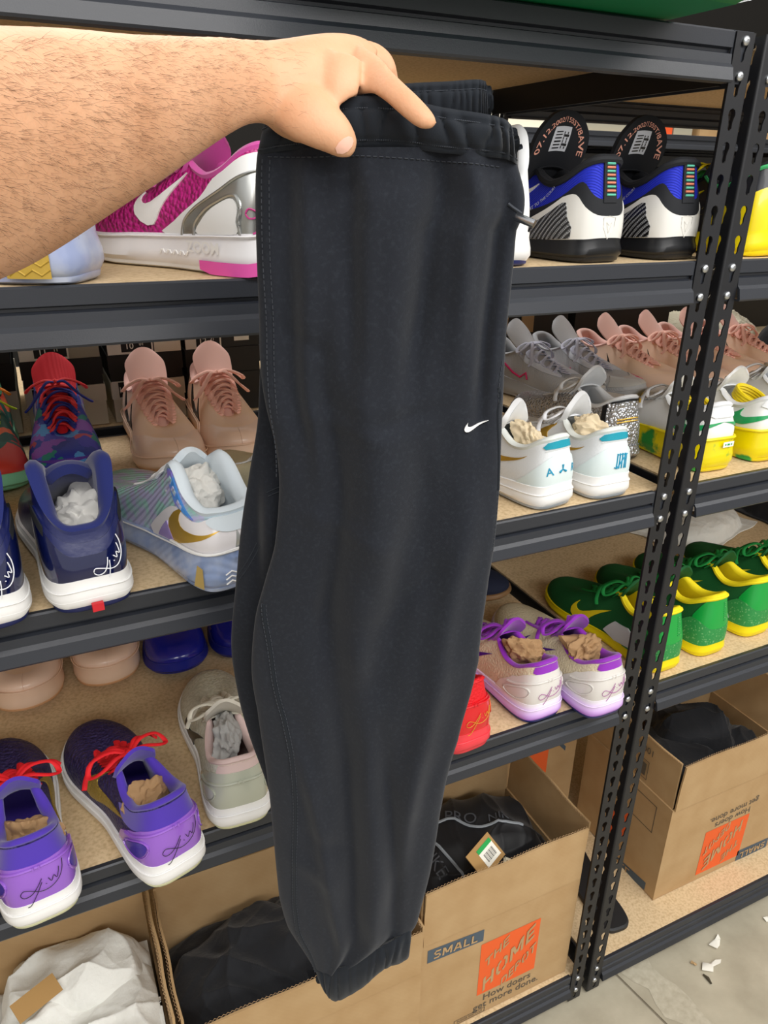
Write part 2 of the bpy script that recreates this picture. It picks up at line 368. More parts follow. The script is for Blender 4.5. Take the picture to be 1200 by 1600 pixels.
shelving('far shelving unit across the next aisle, seen over the blue shoes', 1.2, 3.7, 1.9, [.086, .836, 1.3, 1.56, 1.862], 2.0)

# ---------------------------------------------------------------- cartons
M_CARD = mat('corrugated_card', 'b99a70', .8, mix=('ae8d62', 14, .35, .7), bump=('wave', 60, .06, .0006))
M_CARDIN = mat('card_inside', 'b0906a', .85); M_OR = mat('orange_print', 'e8622a', .75); M_INK = mat('slate_print', '4d5a66', .75); M_INKD = mat('grey_print', '5c5347', .75)
def flat_text(mb, s, x, z, size, bold=0, mp=None, rot=0.0, sh=0.0, sx=1.0, align='CENTER'):
    vs, fs = text2d(s, 1.0, bold, align); ca, sa = math.cos(rot), math.sin(rot); out = []
    for u, v in vs:
        u, v = u * size * sx, (v * size + sh * u * size * sx); u, v = u * ca - v * sa, u * sa + v * ca; out.append(mp(x + u, z + v))
    mb.add(out, fs)
def stroke_rect(mb, a, b, t, mp):
    (x0, z0), (x1, z1) = a, b
    for p, q in (((x0, z0), (x1, z0 + t)), ((x0, z1 - t), (x1, z1)), ((x0, z0), (x0 + t, z1)), ((x1 - t, z0), (x1, z1))):
        mb.add([mp(p[0], p[1]), mp(q[0], p[1]), mp(q[0], q[1]), mp(p[0], q[1])], [(0, 1, 2, 3)])
def quad(mb, pts, mp): mb.add([mp(*p) for p in pts], [tuple(range(len(pts)))])
def logo(root, x0, z0, w, h, mp, mp2, inv=False):                   # slanting stencil lettering in an orange square
    o = MB(); quad(o, [(x0, z0), (x0 + w, z0), (x0 + w, z0 + h), (x0, z0 + h)], mp); sq = o.build('printed_square', M_OR, root, smooth=False)
    t = MB(); cx, cz = x0 + w / 2, z0 + h / 2; s = -1 if inv else 1; rt = math.pi if inv else 0
    for word, dx, dz, size, sx in (('THE', -.22, .235, .17, .8), ('HOME', .0, .0, .27, .74), ('DEPOT', .19, -.235, .17, .68)):
        block_text(t, word, cx + s * dx * w, cz + s * dz * h, size * h, mp2, rt, .80 * h / w, sx)
    t.build('stencil_lettering', M_CARD, sq, smooth=False)
def carton(label, x0, y0, z0, w_, d, h, fl=None, rot=0.0, th=.004, group=None, wav=True, name='cardboard_box'):
    """open carton; fl = {side: (flap height, lean)}"""
    r = empty(name, (x0, y0, z0), rot); tag(r, label, 'box', group)
    MB().box((0, 0, 0), (w_, d, th)).build('base_panel', M_CARDIN, r, smooth=False)
    for s, (a, b) in {'front': ((0, 0), (w_, th)), 'back': ((0, d - th), (w_, d)), 'left': ((0, th), (th, d - th)), 'right': ((w_ - th, th), (w_, d - th))}.items():
        MB().box((a[0], a[1], th), (b[0], b[1], h)).build('side_panel', M_CARD, r, smooth=False)
        if fl and s in fl:
            fh, ln = fl[s]; g = .004 if s in ('front', 'back') else .006
            if s in ('front', 'back'):
                L = w_ - 2 * g; org = V((g, a[1] + th / 2, h)); ax = V((1, 0, 0)); out = V((0, -1 if s == 'front' else 1, 0))
            else:
                L = d - 2 * g; org = V((a[0] + th / 2, g, h)); ax = V((0, 1, 0)); out = V((-1 if s == 'left' else 1, 0, 0))
            up = V((0, 0, 1)) * math.cos(ln) + out * math.sin(ln); nn = up.cross(ax).normalized(); m = MB()
            nx, nz = 10, 5; rows = []
            for i in range(nz + 1):
                rows.append([org + ax * (L * j / nx) + up * (fh * i / nz) + nn * (.0013 * math.sin(j * 1.3 + i) * (i / nz) - th / 2) for j in range(nx + 1)])
            m.shell(rows, -th); o = m.build('flap', M_CARD, r, ang=30)
            if wav:
                q = MB(); k = int(L / .0035); q.grid([[org + ax * (L * j / k) + up * (fh + .0004) + nn * (.0013 * math.cos(math.pi * j) + e + .0013 * math.sin(10 * j / k * 1.3 + nz)) for j in range(k + 1)] for e in (-.0005, .0005)])
                q.build('corrugated_edge', M_CARDIN, o, smooth=False)
    return r
def fmp(e=.0006): return lambda x, z: (x, -e, z)
# the printed carton right of the trouser hem: front face x .47-.842
bx = carton('open brown moving carton with orange square print and black sportswear inside', .472, .014, .087, .368, .272, .29, {'front': (.135, .0), 'back': (.135, .04), 'left': (.135, .02), 'right': (.137, .03)})
X, Z = .472, .087; mp, mp2 = fmp(), fmp(.0011)
logo(bx, .609 - X, .152 - Z, .141, .152, mp, mp2)
t = MB(); flat_text(t, 'How doers', .684 - X, .136 - Z, .026, .01, mp); flat_text(t, 'get more done.', .684 - X, .114 - Z, .026, .01, mp); t.build('printed_slogan', M_INKD, bx, smooth=False)
t = MB(); quad(t, [(.488 - X, .322 - Z), (.612 - X, .315 - Z), (.612 - X, .347 - Z), (.488 - X, .357 - Z)], mp); sm = t.build('printed_band', M_INK, bx, smooth=False)
t = MB(); block_text(t, 'SMALL', .550 - X, .3355 - Z, .021, mp2, -.06); t.build('band_lettering', M_CARD, sm, smooth=False)
t = MB(); stroke_rect(t, (.563 - X, .386 - Z), (.790 - X, .474 - Z), .0022, mp); stroke_rect(t, (.58 - X, .414 - Z), (.775 - X, .4152 - Z), .0012, mp); stroke_rect(t, (.58 - X, .444 - Z), (.775 - X, .4452 - Z), .0012, mp); stroke_rect(t, (.559 - X, .090 - Z), (.632 - X, .104 - Z), .0015, mp)
flat_text(t, 'PLEASE RECYCLE', .596 - X, .0968 - Z, .008, .01, mp); t.build('printed_form', M_INKD, bx, smooth=False)
# carton with black clothes under the hem
b2 = carton('open brown carton full of black clothing below the white reptile shoe', .040, -.008, .087, .424, .262, .26, {'front': (.105, .0), 'back': (.135, .03), 'left': (.13, .01), 'right': (.105, .0)})
t = MB(); q = fmp(); stroke_rect(t, (.102, .300), (.338, .352), .002, q); stroke_rect(t, (.115, .314), (.32, .3152), .0012, q); stroke_rect(t, (.115, .332), (.32, .3332), .0012, q); t.build('printed_form', M_INKD, b2, smooth=False)
b1 = carton('open brown carton heaped with white clothing at the lower left', -.395, -.015, .087, .424, .272, .27, {'back': (.14, .03), 'right': (.145, .01), 'front': (.05, .4)})
# box behind, partly hidden
b4 = carton('brown carton standing behind the printed one under the purple and white shoes', .735, .372, .087, .385, .19, .29, {'front': (.045, 0), 'left': (.045, 0), 'back': (.045, 0), 'right': (.045, 0)}, wav=False)
t = MB(); quad(t, [(.235, .19), (.295, .185), (.295, .325), (.235, .33)], fmp()); t.build('printed_square', M_OR, b4, smooth=False)
t = MB(); quad(t, [(.275, .322), (.35, .235), (.35, .25), (.275, .337)], fmp()); t.build('printed_band', M_INK, b4, smooth=False)
# the upside-down carton on the right unit
bR = carton('open brown carton printed upside down on the bottom shelf of the right unit', 1.143, .068, .087, .43, .29, .285, {'front': (.13, .02), 'left': (.13, .01), 'back': (.135, .02), 'right': (.13, .25)})
X, Z = 1.143, .087
logo(bR, 1.276 - X, .106 - Z, .147, .142, mp, mp2, True)
t = MB(); flat_text(t, 'How doers', 1.361 - X, .262 - Z, .026, .01, mp, math.pi + .04); flat_text(t, 'get more done.', 1.361 - X, .284 - Z, .026, .01, mp, math.pi + .04); flat_text(t, '100% RECYCLED PAPER', 1.31 - X, .3815 - Z, .022, .008, mp, math.pi - .03)
flat_text(t, 'MADE FROM', 1.515 - X, .3745 - Z, .022, .008, mp, math.pi - .03)
stroke_rect(t, (1.186 - X, .406 - Z), (1.428 - X, .443 - Z), .002, mp); flat_text(t, 'PLEASE RECYCLE', 1.25 - X, .425 - Z, .011, .004, mp, math.pi); flat_text(t, 'FRAGILE', 1.37 - X, .425 - Z, .011, .004, mp, math.pi)
quad(t, [(1.305 - X, .417 - Z), (1.322 - X, .417 - Z), (1.3135 - X, .432 - Z)], mp); t.build('printed_lettering', M_INKD, bR, smooth=False)
t = MB(); quad(t, [(1.418 - X, .060 + .027 - Z), (1.53 - X, .082 - Z), (1.53 - X, .118 - Z), (1.418 - X, .122 - Z)], mp); sm = t.build('printed_band', M_INK, bR, smooth=False)
t = MB(); block_text(t, 'SMALL', 1.474 - X, .102 - Z, .020, mp2, math.pi - .02); t.build('band_lettering', M_CARD, sm, smooth=False)
ls = lambda e: (lambda y, z: (-e, y - .068, z - .087)); m1, m2 = ls(.0006), ls(.0011)
t = MB(); quad(t, [(.235, .15), (.185, .165), (.185, .255), (.235, .24)], m1); t.build('printed_square', M_OR, bR, smooth=False)
t = MB(); quad(t, [(.30, .06), (.097, .090), (.097, .115), (.30, .085)], m1); sm = t.build('printed_band', M_INK, bR, smooth=False)
t = MB(); block_text(t, 'SMALL', .20, .0875, .017, m2, math.pi - .147, 0, 1.3); t.build('band_lettering', M_CARD, sm, smooth=False)
t = MB(); stroke_rect(t, (.11, .265), (.235, .345), .002, m1); stroke_rect(t, (.155, .388), (.19, .44), .0018, m1); quad(t, [(.162, .396), (.182, .396), (.182, .43), (.162, .43)], m1); flat_text(t, '10001', .175, .47, -.024, .008, m1, 0, sx=-1); t.build('printed_form', M_INKD, bR, smooth=False)

# ---------------------------------------------------------------- shoe boxes on the rear unit and things on the far unit
M_BB = mat('black_box_card', '24221f', .6); M_GB = mat('grey_box_card', 'a8a492', .7); M_WB = mat('cream_box_card', 'efe9d6', .7); M_LB = mat('label_paper', 'efece0', .6); M_BK = mat('label_black', '15130f', .6); M_OB = mat('orange_box_card', 'ee5a22', .6)
def shoebox(label, x, y, z, w_, d, h, body, lid, lab=None, tabs=False, txt='10', group='shoe boxes stacked behind the back row'):
    r = empty('shoe_box', (x, y, z)); tag(r, label, 'box', group)
    MB().box((.002, .002, 0), (w_ - .002, d - .002, h - .03)).build('tray', body, r, smooth=False)
    l = MB().box((0, 0, h - .032), (w_, d, h)).build('lid', lid, r, smooth=False)
    if tabs:
        MB().add([(w_ / 2 + .011 * math.cos(t), -.0006, h - .032 + .011 * math.sin(t)) for t in [math.pi * i / 8 for i in range(9)]], [tuple(range(9))]).build('finger_notch', M_BK, l, smooth=False)
    if lab:
        a, b, c, dd = lab; m = MB(); quad(m, [(a, c), (b, c), (b, dd), (a, dd)], fmp(.0006)); g = m.build('label_sticker', M_LB, r, smooth=False)
        m = MB(); quad(m, [(a + (b - a) * .3, c + .004), (b - .003, c + .004), (b - .003, dd - .002), (a + (b - a) * .3, dd - .002)], fmp(.001)); k = m.build('label_panel', M_BK, g, smooth=False)
        m = MB(); flat_text(m, txt, a + (b - a) * .48, (c + dd) / 2, .016, .01, fmp(.0014)); flat_text(m, txt[::-1], a + (b - a) * .75, (c + dd) / 2 + .003, .009, .01, fmp(.0014))
        for i in range(5): quad(m, [(a + .002, c + .004 + i * .005), (a + (b - a) * .25, c + .004 + i * .005), (a + (b - a) * .25, c + .006 + i * .005), (a + .002, c + .006 + i * .005)], fmp(.0012))
        m.build('label_print', M_LB, g, smooth=False)
    return r
yb = .685
for i, (x, w_, cfg) in enumerate(((-.175, .142, 0), (-.022, .140, 1), (.128, .138, 2), (.272, .150, 3))):
    low, mid_, top = (('cream', M_WB, M_WB), ('black', M_BB, M_BB), ('black', M_BB, M_BB)) if cfg in (0, 2) else ((('cream', M_WB, M_WB), ('black', M_BB, M_BB), ('grey', M_GB, M_GB)) if cfg == 1 else (('black', M_BB, M_BB), ('black', M_BB, M_BB), ('black', M_BB, M_BB)))
    col = ('first', 'second', 'third', 'fourth')[i]
    shoebox('%s shoe box at the bottom of the %s stack from the left' % (low[0], col), x, yb, 1.227, w_, .3, .078, low[1], low[2], (.002, .04, .045, .08) if cfg in (1, 2) else None)
    shoebox('%s shoe box in the middle of the %s stack from the left' % (mid_[0], col), x, yb, 1.3055, w_, .3, .050, mid_[1], mid_[2], None, True)
    shoebox('%s shoe box with white label topping the %s stack from the left' % (top[0], col), x, yb, 1.356, w_, .3, .085, top[1], top[2], (.002, .085 if cfg < 3 else .072, .001, .03), txt=('9', '11', '10', '12')[i])
m = MB(); quad(m, [(.105 - .022, 0), (.135, 0), (.135, .03), (.105 - .022, .03)], fmp(.001))
for o in [o for o in COL.objects if o.name.startswith('shoe_box')]:
    if 'topping the third' in o.get('label', ''):
        k = MB(); quad(k, [(.087, .001), (.137, .001), (.137, .03), (.087, .03)], fmp(.0006)); k.build('cream_patch', M_WB, o, smooth=False)
    if 'topping the fourth' in o.get('label', ''):
        k = MB(); quad(k, [(.098, .012), (.128, .012), (.128, .03), (.098, .03)], fmp(.0006)); k.build('white_sticker', M_LB, o, smooth=False)
g2 = 'boxes on the far shelving unit'
for lab, x0, x1, h, c in (('long cream box on the far shelf above the blue shoes', 1.70, 2.06, .09, M_WB), ('dark patterned box on the far shelf between cream and orange boxes', 2.10, 2.47, .10, M_GB), ('orange box with cream end on the far shelf', 2.50, 2.645, .09, M_OB), ('grey box beside the orange one on the far shelf', 2.65, 2.76, .09, M_GB), ('tan box at the right of the far shelf', 2.80, 3.25, .09, M_CARD)):
    o = shoebox(lab, x0, 1.925, 1.862, x1 - x0, .3, h, c, c, group=None)
    if c is M_OB: k = MB(); quad(k, [(0, .0), (.075, .0), (.075, .035), (0, .035)], fmp(.0006)); k.build('cream_patch', M_LB, o, smooth=False)
for i in range(7): shoebox('black carton, %s from the left on the third shelf of the far unit' % ('first', 'second', 'third', 'fourth', 'fifth', 'sixth', 'last')[i], 1.5 + .3 * i, 1.93, 1.56, .26, .3, .16 + .02 * (i % 3), M_BB, M_BB if i % 3 else M_GB, group='black cartons on the far unit')
shoebox('long dark carton added to darken the back behind the cream fleece', 1.62, 1.0, 1.227, .9, .24, .28, M_BB, M_BB, group=None)  # added box, hides the brightly lit rear board so the back stays dark
for i in range(2):
    o = shoebox('dark storage carton behind the %s' % ('grey running shoes', 'peach shoes, topped by a grey cloth')[i], .92 + .34 * i, .74, 1.227, .32, .32, .26, M_BB, M_BB, group='dark storage cartons on the right rear unit')
    if i == 0:
        for q in (.10, .175): MB().box((q, -.004, .10), (q + .035, -.0002, .20)).build('tan_tab', M_CARD, o, smooth=False)

# ---------------------------------------------------------------- shoes: +Y heel to toe, metres, sole on z = 0
BO = [(0, .004), (.022, .006), (.037, .018), (.0430, .046), (.042, .094), (.041, .143), (.048, .190), (.0545, .235), (.053, .272), (.041, .303), (.021, .321), (0, .326)]
T_LOW = [(0, .013, .108), (.018, .016, .106), (.029, .029, .100), (.034, .053, .086), (.033, .080, .082), (.029, .103, .089), (.023, .122, .099), (.0205, .148, .091), (.0185, .174, .079), (.015, .200, .067), (.009, .218, .058), (0, .223, .056)]
T_TALL = [(0, .014, .122), (.018, .017, .121), (.029, .030, .114), (.034, .054, .099), (.033, .080, .093), (.029, .103, .099), (.023, .122, .108), (.0205, .148, .097), (.0185, .174, .083), (.015, .200, .069), (.009, .218, .059), (0, .223, .057)]
T_WING = [(0, .016, .088), (.019, .018, .091), (.033, .026, .112), (.040, .044, .146), (.039, .066, .152), (.034, .094, .138), (.027, .118, .119), (.0225, .146, .100), (.019, .174, .083), (.015, .200, .069), (.009, .218, .059), (0, .223, .057)]
T_IRID = [(0, .016, .090), (.019, .018, .091), (.032, .030, .092), (.037, .052, .104), (.036, .072, .126), (.033, .090, .132), (.027, .116, .117), (.0225, .146, .100), (.019, .174, .083), (.015, .200, .069), (.009, .218, .059), (0, .223, .057)]
MH = [(0, .040), (.06, .036), (.13, .028), (.20, .026), (.27, .024), (.326, .026)]
MH_LO = [(0, .026), (.1, .022), (.2, .019), (.326, .018)]
MH_HI = [(0, .052), (.06, .048), (.13, .036), (.20, .033), (.27, .031), (.326, .032)]
def spring(y): return .013 * clamp((y - .22) / .105) ** 2 + .004 * clamp((.012 - y) / .012) ** 2
class Shoe:
    NS = 5
    def __init__(k, name, label, cat, loc, yaw, sp, group=None, side=1, tilt=0.0):
        k.sp = sp; k.side = side
        k.root = empty(name, (loc[0], loc[1], loc[2] + .0006), math.radians(yaw), tilt); tag(k.root, label, cat, group)
        if sp.get('scale'): k.root.scale = (sp['scale'],) * 3
        k.mh = sp.get('mh', MH); T = sp.get('T', T_LOW)
        k.bo = [V(p) for p in crom([(-BO[1][0], BO[1][1], 0)] + [(x, y, 0) for x, y in BO] + [(-BO[-2][0], BO[-2][1], 0)], k.NS)][k.NS:-k.NS]
        k.to = [V(p) for p in crom([(-T[1][0], T[1][1], T[1][2])] + list(T) + [(-T[-2][0], T[-2][1], T[-2][2])], k.NS)][k.NS:-k.NS]
        k.bo[0].x = k.bo[-1].x = k.to[0].x = k.to[-1].x = 0
        k.N = len(k.bo) - 1
        k.mid(); k.upper(); k.lining(); k.tongue()
        if sp.get('laces', True): k.laces()
        for fn in sp.get('extra', []): fn(k)
    def df(k, p):                                                  # foot bend and toe spring
        y = p[1]; return V((p[0] + k.side * .009 * clamp(y / .32) ** 2, y, p[2] + spring(y) * (1 if p[2] < .12 else .5)))
    def ring(k, half):                                             # mirror a half outline into a closed ring
        return [V(p) for p in half] + [V((-p.x, p.y, p.z)) for p in half[-2:0:-1]]
    def outn(k, i):
        b = k.bo; a = b[max(i - 1, 0)]; c = b[min(i + 1, k.N)]
        d = c - a; n = V((d.y, -d.x, 0))
        if i == 0: n = V((0, -1, 0))
        if i == k.N: n = V((0, 1, 0))
        n.normalize(); return n
    def off(k, d, zf):
        h = []
        for i, p in enumerate(k.bo):
            q = p + k.outn(i) * (d(p.y) if callable(d) else d); q.z = zf(p.y); h.append(q)
        h[0].x = h[-1].x = 0
        return [k.df(p) for p in k.ring(h)]
    def mid(k):
        sp = k.sp; m = MB(); mh = lambda y: itp(k.mh, y); fl = sp.get('flare', .0045)
        prof = sp.get('prof', [(-.004, .0), (.0, .03), (fl, .22), (fl * .9, .45), (fl * .25, .8), (.0015, .97), (-.003, 1.02)])
        rs = [k.off(d, (lambda y, f=f: .004 + (mh(y) - .004) * f)) for d, f in prof]
        m.grid(rs, cu=True); m.cap(rs[0], True); m.cap(rs[-1]); k.midsole = m.build('midsole', sp['mid'], k.root, ang=40)
        o = MB(); e = sp.get('outlip', .001)
        rs = [k.off(d, (lambda y, z=z: z)) for d, z in [(-.010, 0), (-.004, 0), (e - .001, .002), (e, sp.get('outh', .0065)), (-.003, sp.get('outh', .0065) + .001)]]
        o.grid(rs, cu=True); o.cap(rs[0], True); o.cap(rs[-1]); k.outsole = o.build('outsole', sp['out'], k.root)
        if sp.get('groove'):
            g = MB(); z = sp['groove']
            for f in z if isinstance(z, (list, tuple)) else [z]:
                g.tube([V(p) for p in k.off(sp.get('grd', .0035), (lambda y, f=f: .004 + (mh(y) - .004) * f))], .0011, n=5, closed=True)
            g.build('midsole_line', sp.get('groovemat', sp['mid']), k.root)
    def _sf(k, i, v):                                              # upper surface, half index i (float), v 0 sole..1 collar
        a = min(int(i), k.N - 1); t = i - a
        b = k.bo[a].lerp(k.bo[a + 1], t); T = k.to[a].lerp(k.to[a + 1], t)
        n = k.outn(a).lerp(k.outn(a + 1), t); y = b.y
        b = b + n * -.0015; b.z = itp(k.mh, y) - .003
        fr = clamp((i / k.N - .62) / .3)                            # how far into the toe box
        h = T.z - b.z; bul = k.sp.get('bulge', .004)
        p1 = b + n * lerp(bul, .004, fr) + V((0, 0, lerp(h * .45, max(.026, h * .55), fr)))
        d = b - T; d.z = 0
        p2 = T + d * lerp(.30, .50, fr) + V((0, 0, lerp(-h * .28, .003, fr)))
        if fr > 0 and k.sp.get('toeflat'): p2.z -= k.sp['toeflat'] * fr
        u = 1 - v
        return b * u ** 3 + p1 * 3 * u * u * v + p2 * 3 * u * v * v + T * v ** 3
    def S(k, u, v, o=0.0):                                         # u -1..1 (0 heel, + right), v, offset along the normal
        s = 1 if u >= 0 else -1
        def f(uu, vv):
            uu = clamp(abs(uu)); p = k._sf(uu * k.N, clamp(vv)); return k.df((p.x * s, p.y, p.z))
        p = f(u, v)
        if o:
            e = .012; au = abs(u)
            du = f(min(au + e, 1), v) - f(max(au - e, 0), v) if au > e else V((s, 0, 0))
            dv = f(u, min(v + e, 1)) - f(u, max(v - e, 0))
            n = du.cross(dv) * s
            if au <= e: n = V((du.x * s, 0, 0)).cross(dv) * s if du.length else n
            if n.length > 1e-12: n.normalize()
            if n.y > 0 and au < .05: n = -n
            p = p + n * o
        return p
    def upper(k):
        m = MB(); nv = 11
        rows = [[k.S(s * i / k.N, j / nv) for s, i in [(1, i) for i in range(k.N + 1)] + [(-1, i) for i in range(k.N - 1, 0, -1)]] for j in range(nv + 1)]
        m.grid(rows, cu=True); k.toprow = rows[-1]; k.up = m.build('upper', k.sp['up'], k.root)
    def lining(k):
        m = MB(); n = len(k.toprow); rows = [k.toprow]; c = []
        for j in range(n):
            i = j if j <= k.N else n - j
            y = k.toprow[j].y; pad = k.sp.get('pad', .008) * (1 - clamp((i / k.N - .45) / .2)) + .0025
            T = k.toprow[j]; a = k.toprow[(j + 1) % n] - k.toprow[j - 1]; inn = V((-a.y, a.x, 0))
            if inn.length < 1e-9: inn = V((0, 1, 0))
            inn.normalize(); c.append((T, inn, pad))
        for a, b in ((-.15, .35), (.2, .62), (.6, .55), (1.0, .15), (1.1, -.5)):
            rows.append([T + q * (p * a) + V((0, 0, p * b)) for T, q, p in c])
        for dz, pull in ((.35, .0), (.7, .0), (1.0, .0)):
            r = []
            for j, (T, q, p) in enumerate(c):
                i = j if j <= k.N else n - j
                b = k.bo[i] + k.outn(i) * -.009; b = k.df(((b.x if j <= k.N else -b.x), min(b.y, .28), itp(k.mh, b.y) + .002))
                s = T + q * (p * 1.15); r.append(s.lerp(b, dz))
            rows.append(r)
        m.grid(rows, cu=True, flip=False); m.cap(rows[-1]); k.lin = m.build('lining', k.sp['lin'], k.root, ang=60)
    def tongue(k):
        sp = k.sp; pts = sp.get('tpts', [(.226, .053, .011), (.20, .070, .017), (.172, .086, .021), (.145, .099, .025), (.126, .113, .028), (.115, .127, .029), (.109, .139, .027), (.106, .145, .018)])
        C = crom([(0, y, z) for y, z, w in pts], 3); W = [w for y, z, w in pts]
        W = [sitp([(i * 3, w) for i, w in enumerate(W)], q) for q in range(len(C))]
        arch = sp.get('tarch', .5); rows = []; nn = 10
        for c, w in zip(C, W):
            rows.append([k.df((w * s, c.y, c.z - arch * w * s * s)) for s in [(-1 + 2 * q / nn) for q in range(nn + 1)]])
        k.trows = rows
        m = MB().shell(rows, -sp.get('tth', .005)); k.ton = m.build('tongue', sp['ton'], k.root, ang=70)
    def TS(k, x, t, o=.0):                                          # point on the tongue, x -1..1, t 0..1
        r = k.trows; i = clamp(t) * (len(r) - 1); a = min(int(i), len(r) - 2); f = i - a
        j = clamp((x + 1) / 2) * 10; b = min(int(j), 9); g = j - b
        p = r[a][b].lerp(r[a][b + 1], g).lerp(r[a + 1][b].lerp(r[a + 1][b + 1], g), f)
        du = r[a][b + 1] - r[a][b]; dv = r[a + 1][b] - r[a][b]; n = du.cross(dv); n.normalize()
        return p + n * o
    def laces(k):
        sp = k.sp; nr = sp.get('nlace', 6); u0, u1 = sp.get('lu', (.555, .86)); mats = sp['lace'] if isinstance(sp['lace'], (list, tuple)) else [sp['lace']]
        rr = sp.get('lr', (.0034, .0017)); ms = [MB() for _ in mats]; rnd = random.Random(int(k.root.location.x * 1e4))
        def over(ua, ub, lift, va=.86):
            a0 = k.S(ua, va, .0015); a1 = k.S(ua, 1, .003); b1 = k.S(ub, 1, .003); b0 = k.S(ub, va, .0015)
            mpt = (a1 + b1) * .5; mpt.z = max(a1.z, b1.z) + lift
            q1 = a1.lerp(mpt, .5); q1.z += lift * .35; q2 = b1.lerp(mpt, .5); q2.z += lift * .35
            return crom([a0, a1, q1, mpt, q2, b1, b0], 3)
        for i in range(nr):
            u = lerp(u1, u0, i / (nr - 1)); d = .012
            ms[i % len(ms)].tube(over(-u, u - d, .004 + rnd.uniform(0, .002)), rr[0], rr[1], 6)
            if i < nr - 1:
                ms[(i + 1) % len(ms)].tube(over(-(u - .03), u + .005, .0065 + rnd.uniform(0, .003)), rr[0], rr[1], 6)
        if sp.get('bow', True):
            c = (k.S(-u0, 1) + k.S(u0, 1)) * .5 + V((0, .004, .012)); bs = sp.get('bows', 1.0)
            for s in (-1, 1):
                lp = [(0, 0, 0), (.018 * s, .010, .006), (.040 * s, .016, -.002), (.047 * s, .006, -.012), (.036 * s, -.004, -.004), (.016 * s, -.002, .004), (0, 0, .001)]
                ms[0].tube(crom([c + V(p) * bs for p in lp], 4), rr[0], rr[1], 6)
                tl = [(0, 0, 0), (.014 * s, .016, .004), (.030 * s, .032, -.012), (.044 * s, .036 + .01 * s, -.026), (.052 * s, .03 + .014 * s, -.034)]
                ms[-1].tube(crom([c + V(p) * bs for p in tl], 4), rr[0], rr[1], 6)
            ms[0].tube([c + V((-.006, 0, -.001)), c + V((0, .002, .003)), c + V((.006, 0, -.001))], .0055, .004, 8)
        for q, m_ in zip(ms, mats): q.build('laces', m_, k.root)
    # ---- panels and prints on the upper
    def patch(k, name, poly, m, th=.0012, step=.05, parent=None, label=None, rd=0):
        if rd: poly = [(p.x, clamp(p.y, .015, 1)) for p in crom([(x, y, 0) for x, y in poly], rd, True)]
        vs, fs = tri2d(poly, step, 3.2); b = MB()
        raised(b, vs, fs, lambda x, y, o: k.S(x, y, o), th); return b.build(name, m, parent or k.root, label, ang=35)
    def frame(k, u0, v0):
        e = .01; p = k.S(u0, v0); du = (k.S(u0 + e, v0) - k.S(u0 - e, v0)) / (2 * e); dv = (k.S(u0, v0 + e) - k.S(u0, v0 - e)) / (2 * e)
        ex = du.normalized(); ey = dv - ex * dv.dot(ex); vy = ey.length
        return lambda x, y: (u0 + (x - y * dv.dot(ex) / vy) / du.length, v0 + y / vy)
    def mapf(k, u0, v0, size, rot=0.0, sx=1.0, c=(0, 0)):
        fr = k.frame(u0, v0); ca, sa = math.cos(rot), math.sin(rot)
        def f(x, y, o):
            x = (x - c[0]) * size * sx; y = (y - c[1]) * size; u, v = fr(x * ca - y * sa, x * sa + y * ca); return k.S(u, v, o)
        return f
    def swoosh(k, u0, v0, size, m, rot=0.0, th=.0014, name='swoosh_logo', flip=None, sy=1.0):
        fl = (u0 > 0) if flip is None else flip
        poly = [((1 - x if fl else x), y * sy) for x, y in SWOOSH]
        if fl: poly = poly[::-1]
        vs, fs = tri2d(poly, .07); b = MB(); raised(b, vs, fs, k.mapf(u0, v0, size, -rot if fl else rot, 1, (.5, .25 * sy)), th)
        return b.build(name, m, k.root, ang=35)
    def sign(k, u0, v0, size, m, r=.00042, rot=.12, o=.0016):
        f = k.mapf(u0, v0, size, rot); b = MB()
        for st in SIGN: b.tube([f(p.x, p.y * .80, o) for p in crom([(x, y, 0) for x, y in st], 4)], r, n=5)
        return b.build('signature', m, k.root)
    def text(k, s, u0, v0, size, m, rot=0.0, bold=.0, o=.0016, name='printed_text'):
        vs, fs = text2d(s, 1.0, bold); f = k.mapf(u0, v0, size, rot); b = MB(); b.add([f(x, y, o) for x, y in vs], fs)
        return b.build(name, m, k.root, smooth=False)
def sym(half): return half + [(-x, y) for x, y in reversed(half) if x > 1e-6]
def oval(cu, cv, ru, rv, n=18, sh=0.0): return [(cu + ru * math.cos(2 * math.pi * i / n) + sh * math.sin(2 * math.pi * i / n), cv + rv * math.sin(2 * math.pi * i / n)) for i in range(n)]
def paper(label, root, c, r, m, seed, group=None):                  # crumpled tissue pushed into a shoe
    bm = bmesh.new(); bmesh.ops.create_icosphere(bm, subdivisions=5, radius=1)
    rnd = random.Random(seed * 17 + 3); pl = []
    for i in range(26):
        a = V((rnd.gauss(0, 1), rnd.gauss(0, 1), rnd.gauss(0, 1))).normalized(); pl.append((a, rnd.uniform(.62, .98)))
    for v in bm.verts:
        fac = min(d / max(.12, a.dot(v.co)) for a, d in pl)
        p = v.co * 1.6 + V((seed * 3.1, seed, 0)); q = noise.ridged_multi_fractal(p * 1.25, .8, 2.2, 4, .9, 2.0)
        c2 = noise.noise(v.co * 3.1 + V((seed, 4, 0))); v.co *= fac * (.86 + .10 * q + .20 * c2)
    me = bpy.data.meshes.new('stuffing_paper'); bm.to_mesh(me); bm.free(); me.materials.append(m); me.shade_smooth(); me.set_sharp_from_angle(angle=math.radians(28))
    o = link('stuffing_paper', me); o.location = root.matrix_basis @ V(c); o.scale = r; o.rotation_euler = (0, .2, root.rotation_euler.z + seed); return tag(o, label, 'paper', group)
